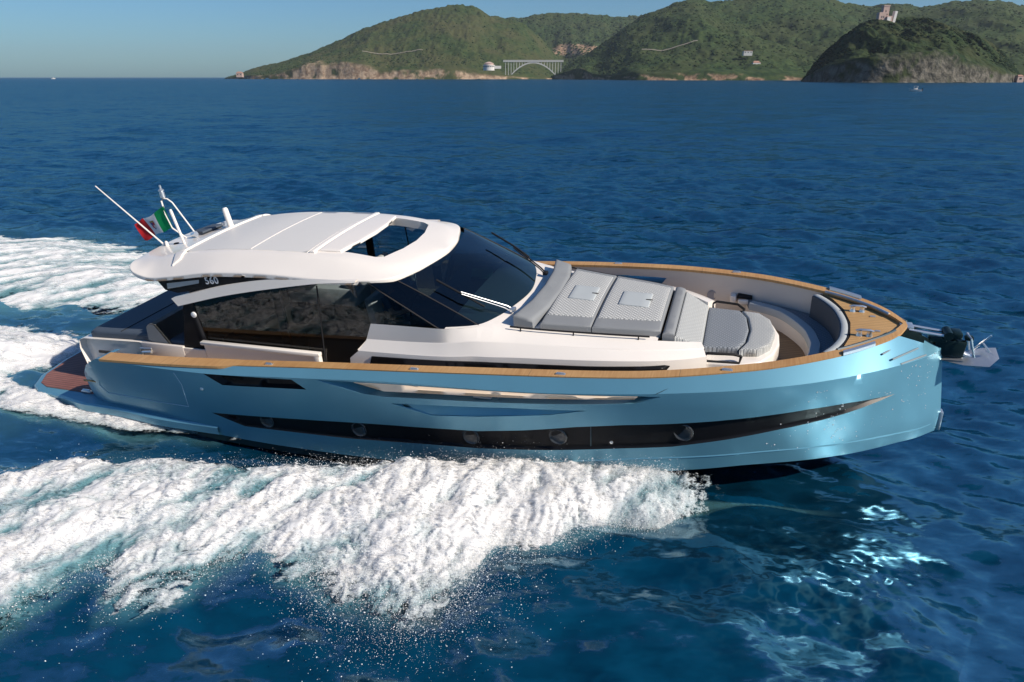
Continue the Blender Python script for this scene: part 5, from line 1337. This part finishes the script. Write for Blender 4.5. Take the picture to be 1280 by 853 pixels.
# small boats on the bay
def motorboat(name, loc, L, rz, label):
    e = empty(name, loc, rz); tag(e, label, "boat")
    mb = MB(); rows = []
    for x, w, z1, z0 in ((-.5, .16, .12, -.05), (-.2, .19, .13, -.06), (.1, .18, .15, -.05), (.35, .11, .18, 0), (.5, .01, .20, .10)):
        rows.append([(x*L, -w*L, z1*L), (x*L, -w*.8*L, z0*L), (x*L, 0, (z0-.04)*L), (x*L, w*.8*L, z0*L), (x*L, w*L, z1*L), (x*L, w*.85*L, z1*L*.9), (x*L, -w*.85*L, z1*L*.9)])
    mb.grid(rows, True); mb.add(rows[0], [tuple(range(7))]); mb.build("hull", M['white'], e, angle=25)
    mb = MB(); mb.box((0, 0, .19*L), (.22*L, .16*L, .14*L), bev=.02*L); mb.build("console", M['white'], e)
    mb = MB(); mb.box((.02*L, 0, .42*L), (.36*L, .26*L, .02*L)); 
    for sx in (-.13, .15):
        for sy in (-.1, .1): mb.tube([(sx*L, sy*L, .12*L), (sx*L, sy*L, .42*L)], .008*L, 5)
    mb.build("sun_top", M['white'], e)
    mb = MB(); mb.box((-.53*L, 0, .14*L), (.08*L, .09*L, .2*L), bev=.015*L); mb.build("outboard", M['blackmat'], e)
motorboat("motorboat", (166.3, 299.5, .1), 4.6, math.radians(160), "small white motorboat with a sun top drifting off the dark headland")
motorboat("distant_boat", (-1654, 2637, .2), 14, math.radians(10), "tiny pale boat far out on the horizon at the left")

# ------------------------------------------------------------------ the air over the bay
hz = MB(); hz.box((0, 0, 150), (20000, 16000, 320)); m = bpy.data.materials.new("sea_air"); m.use_nodes = True
nt = m.node_tree; nt.nodes.remove(nt.nodes["Principled BSDF"])
pv = N(nt, "ShaderNodeVolumePrincipled"); pv.inputs["Color"].default_value = (.82, .90, 1.0, 1); pv.inputs["Density"].default_value = HAZE
pv.inputs["Anisotropy"].default_value = 0.2
nt.links.new(pv.outputs[0], nt.nodes["Material Output"].inputs["Volume"])
haze = hz.build("haze", m, None, sm=False); tag(haze, "thin blue sea haze over the bay", "haze", kind="stuff")

# ------------------------------------------------------------------ the helmsman, seen through the side glass
def skin_body(name, joints, edges, mat, mats_fn=None):
    me = bpy.data.meshes.new(name); me.from_pydata([j[:3] for j in joints], edges, [])
    o = bpy.data.objects.new(name, me); COL.objects.link(o)
    md = o.modifiers.new("skin", 'SKIN'); md.use_smooth_shade = True
    for v, j in zip(me.skin_vertices[0].data, joints): v.radius = (j[3], j[4] if len(j) > 4 else j[3])
    me.skin_vertices[0].data[0].use_root = True
    o.modifiers.new("sub", 'SUBSURF').levels = 2; o.modifiers["sub"].render_levels = 2
    me2 = bpy.data.meshes.new_from_object(o.evaluated_get(bpy.context.evaluated_depsgraph_get())); bpy.data.objects.remove(o)
    me2.name = name; me2.materials.clear(); me2.materials.append(mat)
    o = bpy.data.objects.new(name, me2); COL.objects.link(o); return o
M['skin'] = simple("skin", (.42, .24, .16), .55, var=.05); M['shirt'] = simple("navy_shirt", (.05, .09, .17), .8, var=.1); M['hair'] = simple("dark_hair", (.02, .015, .012), .6)
J = [(0, 0, .10, .15, .12), (.0, 0, .32, .15, .11), (.02, 0, .50, .17, .10), (.03, 0, .58, .06), (.04, 0, .66, .05), (.05, 0, .76, .085, .09), (.06, 0, .86, .07, .07),
     (.02, .19, .52, .06), (.16, .25, .32, .045), (.40, .17, .36, .033), (.47, .15, .37, .03), (.02, -.19, .52, .06), (.16, -.25, .32, .045), (.40, -.17, .36, .033), (.47, -.15, .37, .03),
     (.06, .10, .06, .095), (.44, .12, .06, .065), (.48, .12, -.34, .042), (.58, .12, -.38, .035), (.06, -.10, .06, .095), (.44, -.12, .06, .065), (.48, -.12, -.34, .042), (.58, -.12, -.38, .035)]
E_ = [(0, 1), (1, 2), (2, 3), (3, 4), (4, 5), (5, 6), (2, 7), (7, 8), (8, 9), (9, 10), (2, 11), (11, 12), (12, 13), (13, 14), (0, 15), (15, 16), (16, 17), (17, 18), (0, 19), (19, 20), (20, 21), (21, 22)]
person = skin_body("person", J, E_, M['skin'])
person.matrix_world = BM @ Matrix.Translation((-.80, -.72, 1.78))
tag(person, "person in a navy shirt seated at the helm behind the tinted side glass", "person")
sh = [j if len(j) > 4 else j for j in J]
cl = skin_body("shirt", [(0, 0, .08, .165, .135), (0, 0, .32, .165, .125), (.02, 0, .50, .185, .115), (.03, 0, .565, .08), (.02, .19, .52, .072), (.12, .235, .38, .06), (.02, -.19, .52, .072), (.12, -.235, .38, .06)], [(0, 1), (1, 2), (2, 3), (2, 4), (4, 5), (2, 6), (6, 7)], M['shirt']); cl.parent = person
cl = skin_body("trousers", [(0, 0, .06, .165, .135), (.06, .10, .06, .105), (.44, .12, .06, .075), (.48, .12, -.28, .055), (.06, -.10, .06, .105), (.44, -.12, .06, .075), (.48, -.12, -.28, .055)], [(0, 1), (1, 2), (2, 3), (0, 4), (4, 5), (5, 6)], M['darkgrey']); cl.parent = person
mb = MB(); mb.lathe([(.095, -.01), (.10, .04), (.085, .09), (.05, .12), (0, .13)], (.035, 0, .80), seg=14); mb.build("hair", M['hair'], person)
for sy in (-.032, .032):
    mb = MB(); mb.lathe([(.014, 0), (.010, .006), (0, .008)], (.132, sy, .79), (1, 0, 0), 8); mb.build("eye", M['hair'], person)
mb = MB(); mb.tube([(.12, 0, .80), (.155, 0, .755), (.13, 0, .745)], [.008, .016, .01], 6); mb.build("nose", M['skin'], person)
for sy in (-.15, .15):
    for k in range(4):
        mb = MB(); a0 = -.03+.02*k; mb.tube([(.47, sy, .37+a0), (.515, sy, .375+a0), (.53, sy*.93, .36+a0), (.515, sy*.88, .35+a0)], [.010, .009, .008, .007], 6); mb.build("finger", M['skin'], person)
    mb = MB(); mb.tube([(.46, sy*.95, .39), (.49, sy*.80, .41), (.515, sy*.78, .40)], [.012, .010, .008], 6); mb.build("thumb", M['skin'], person)
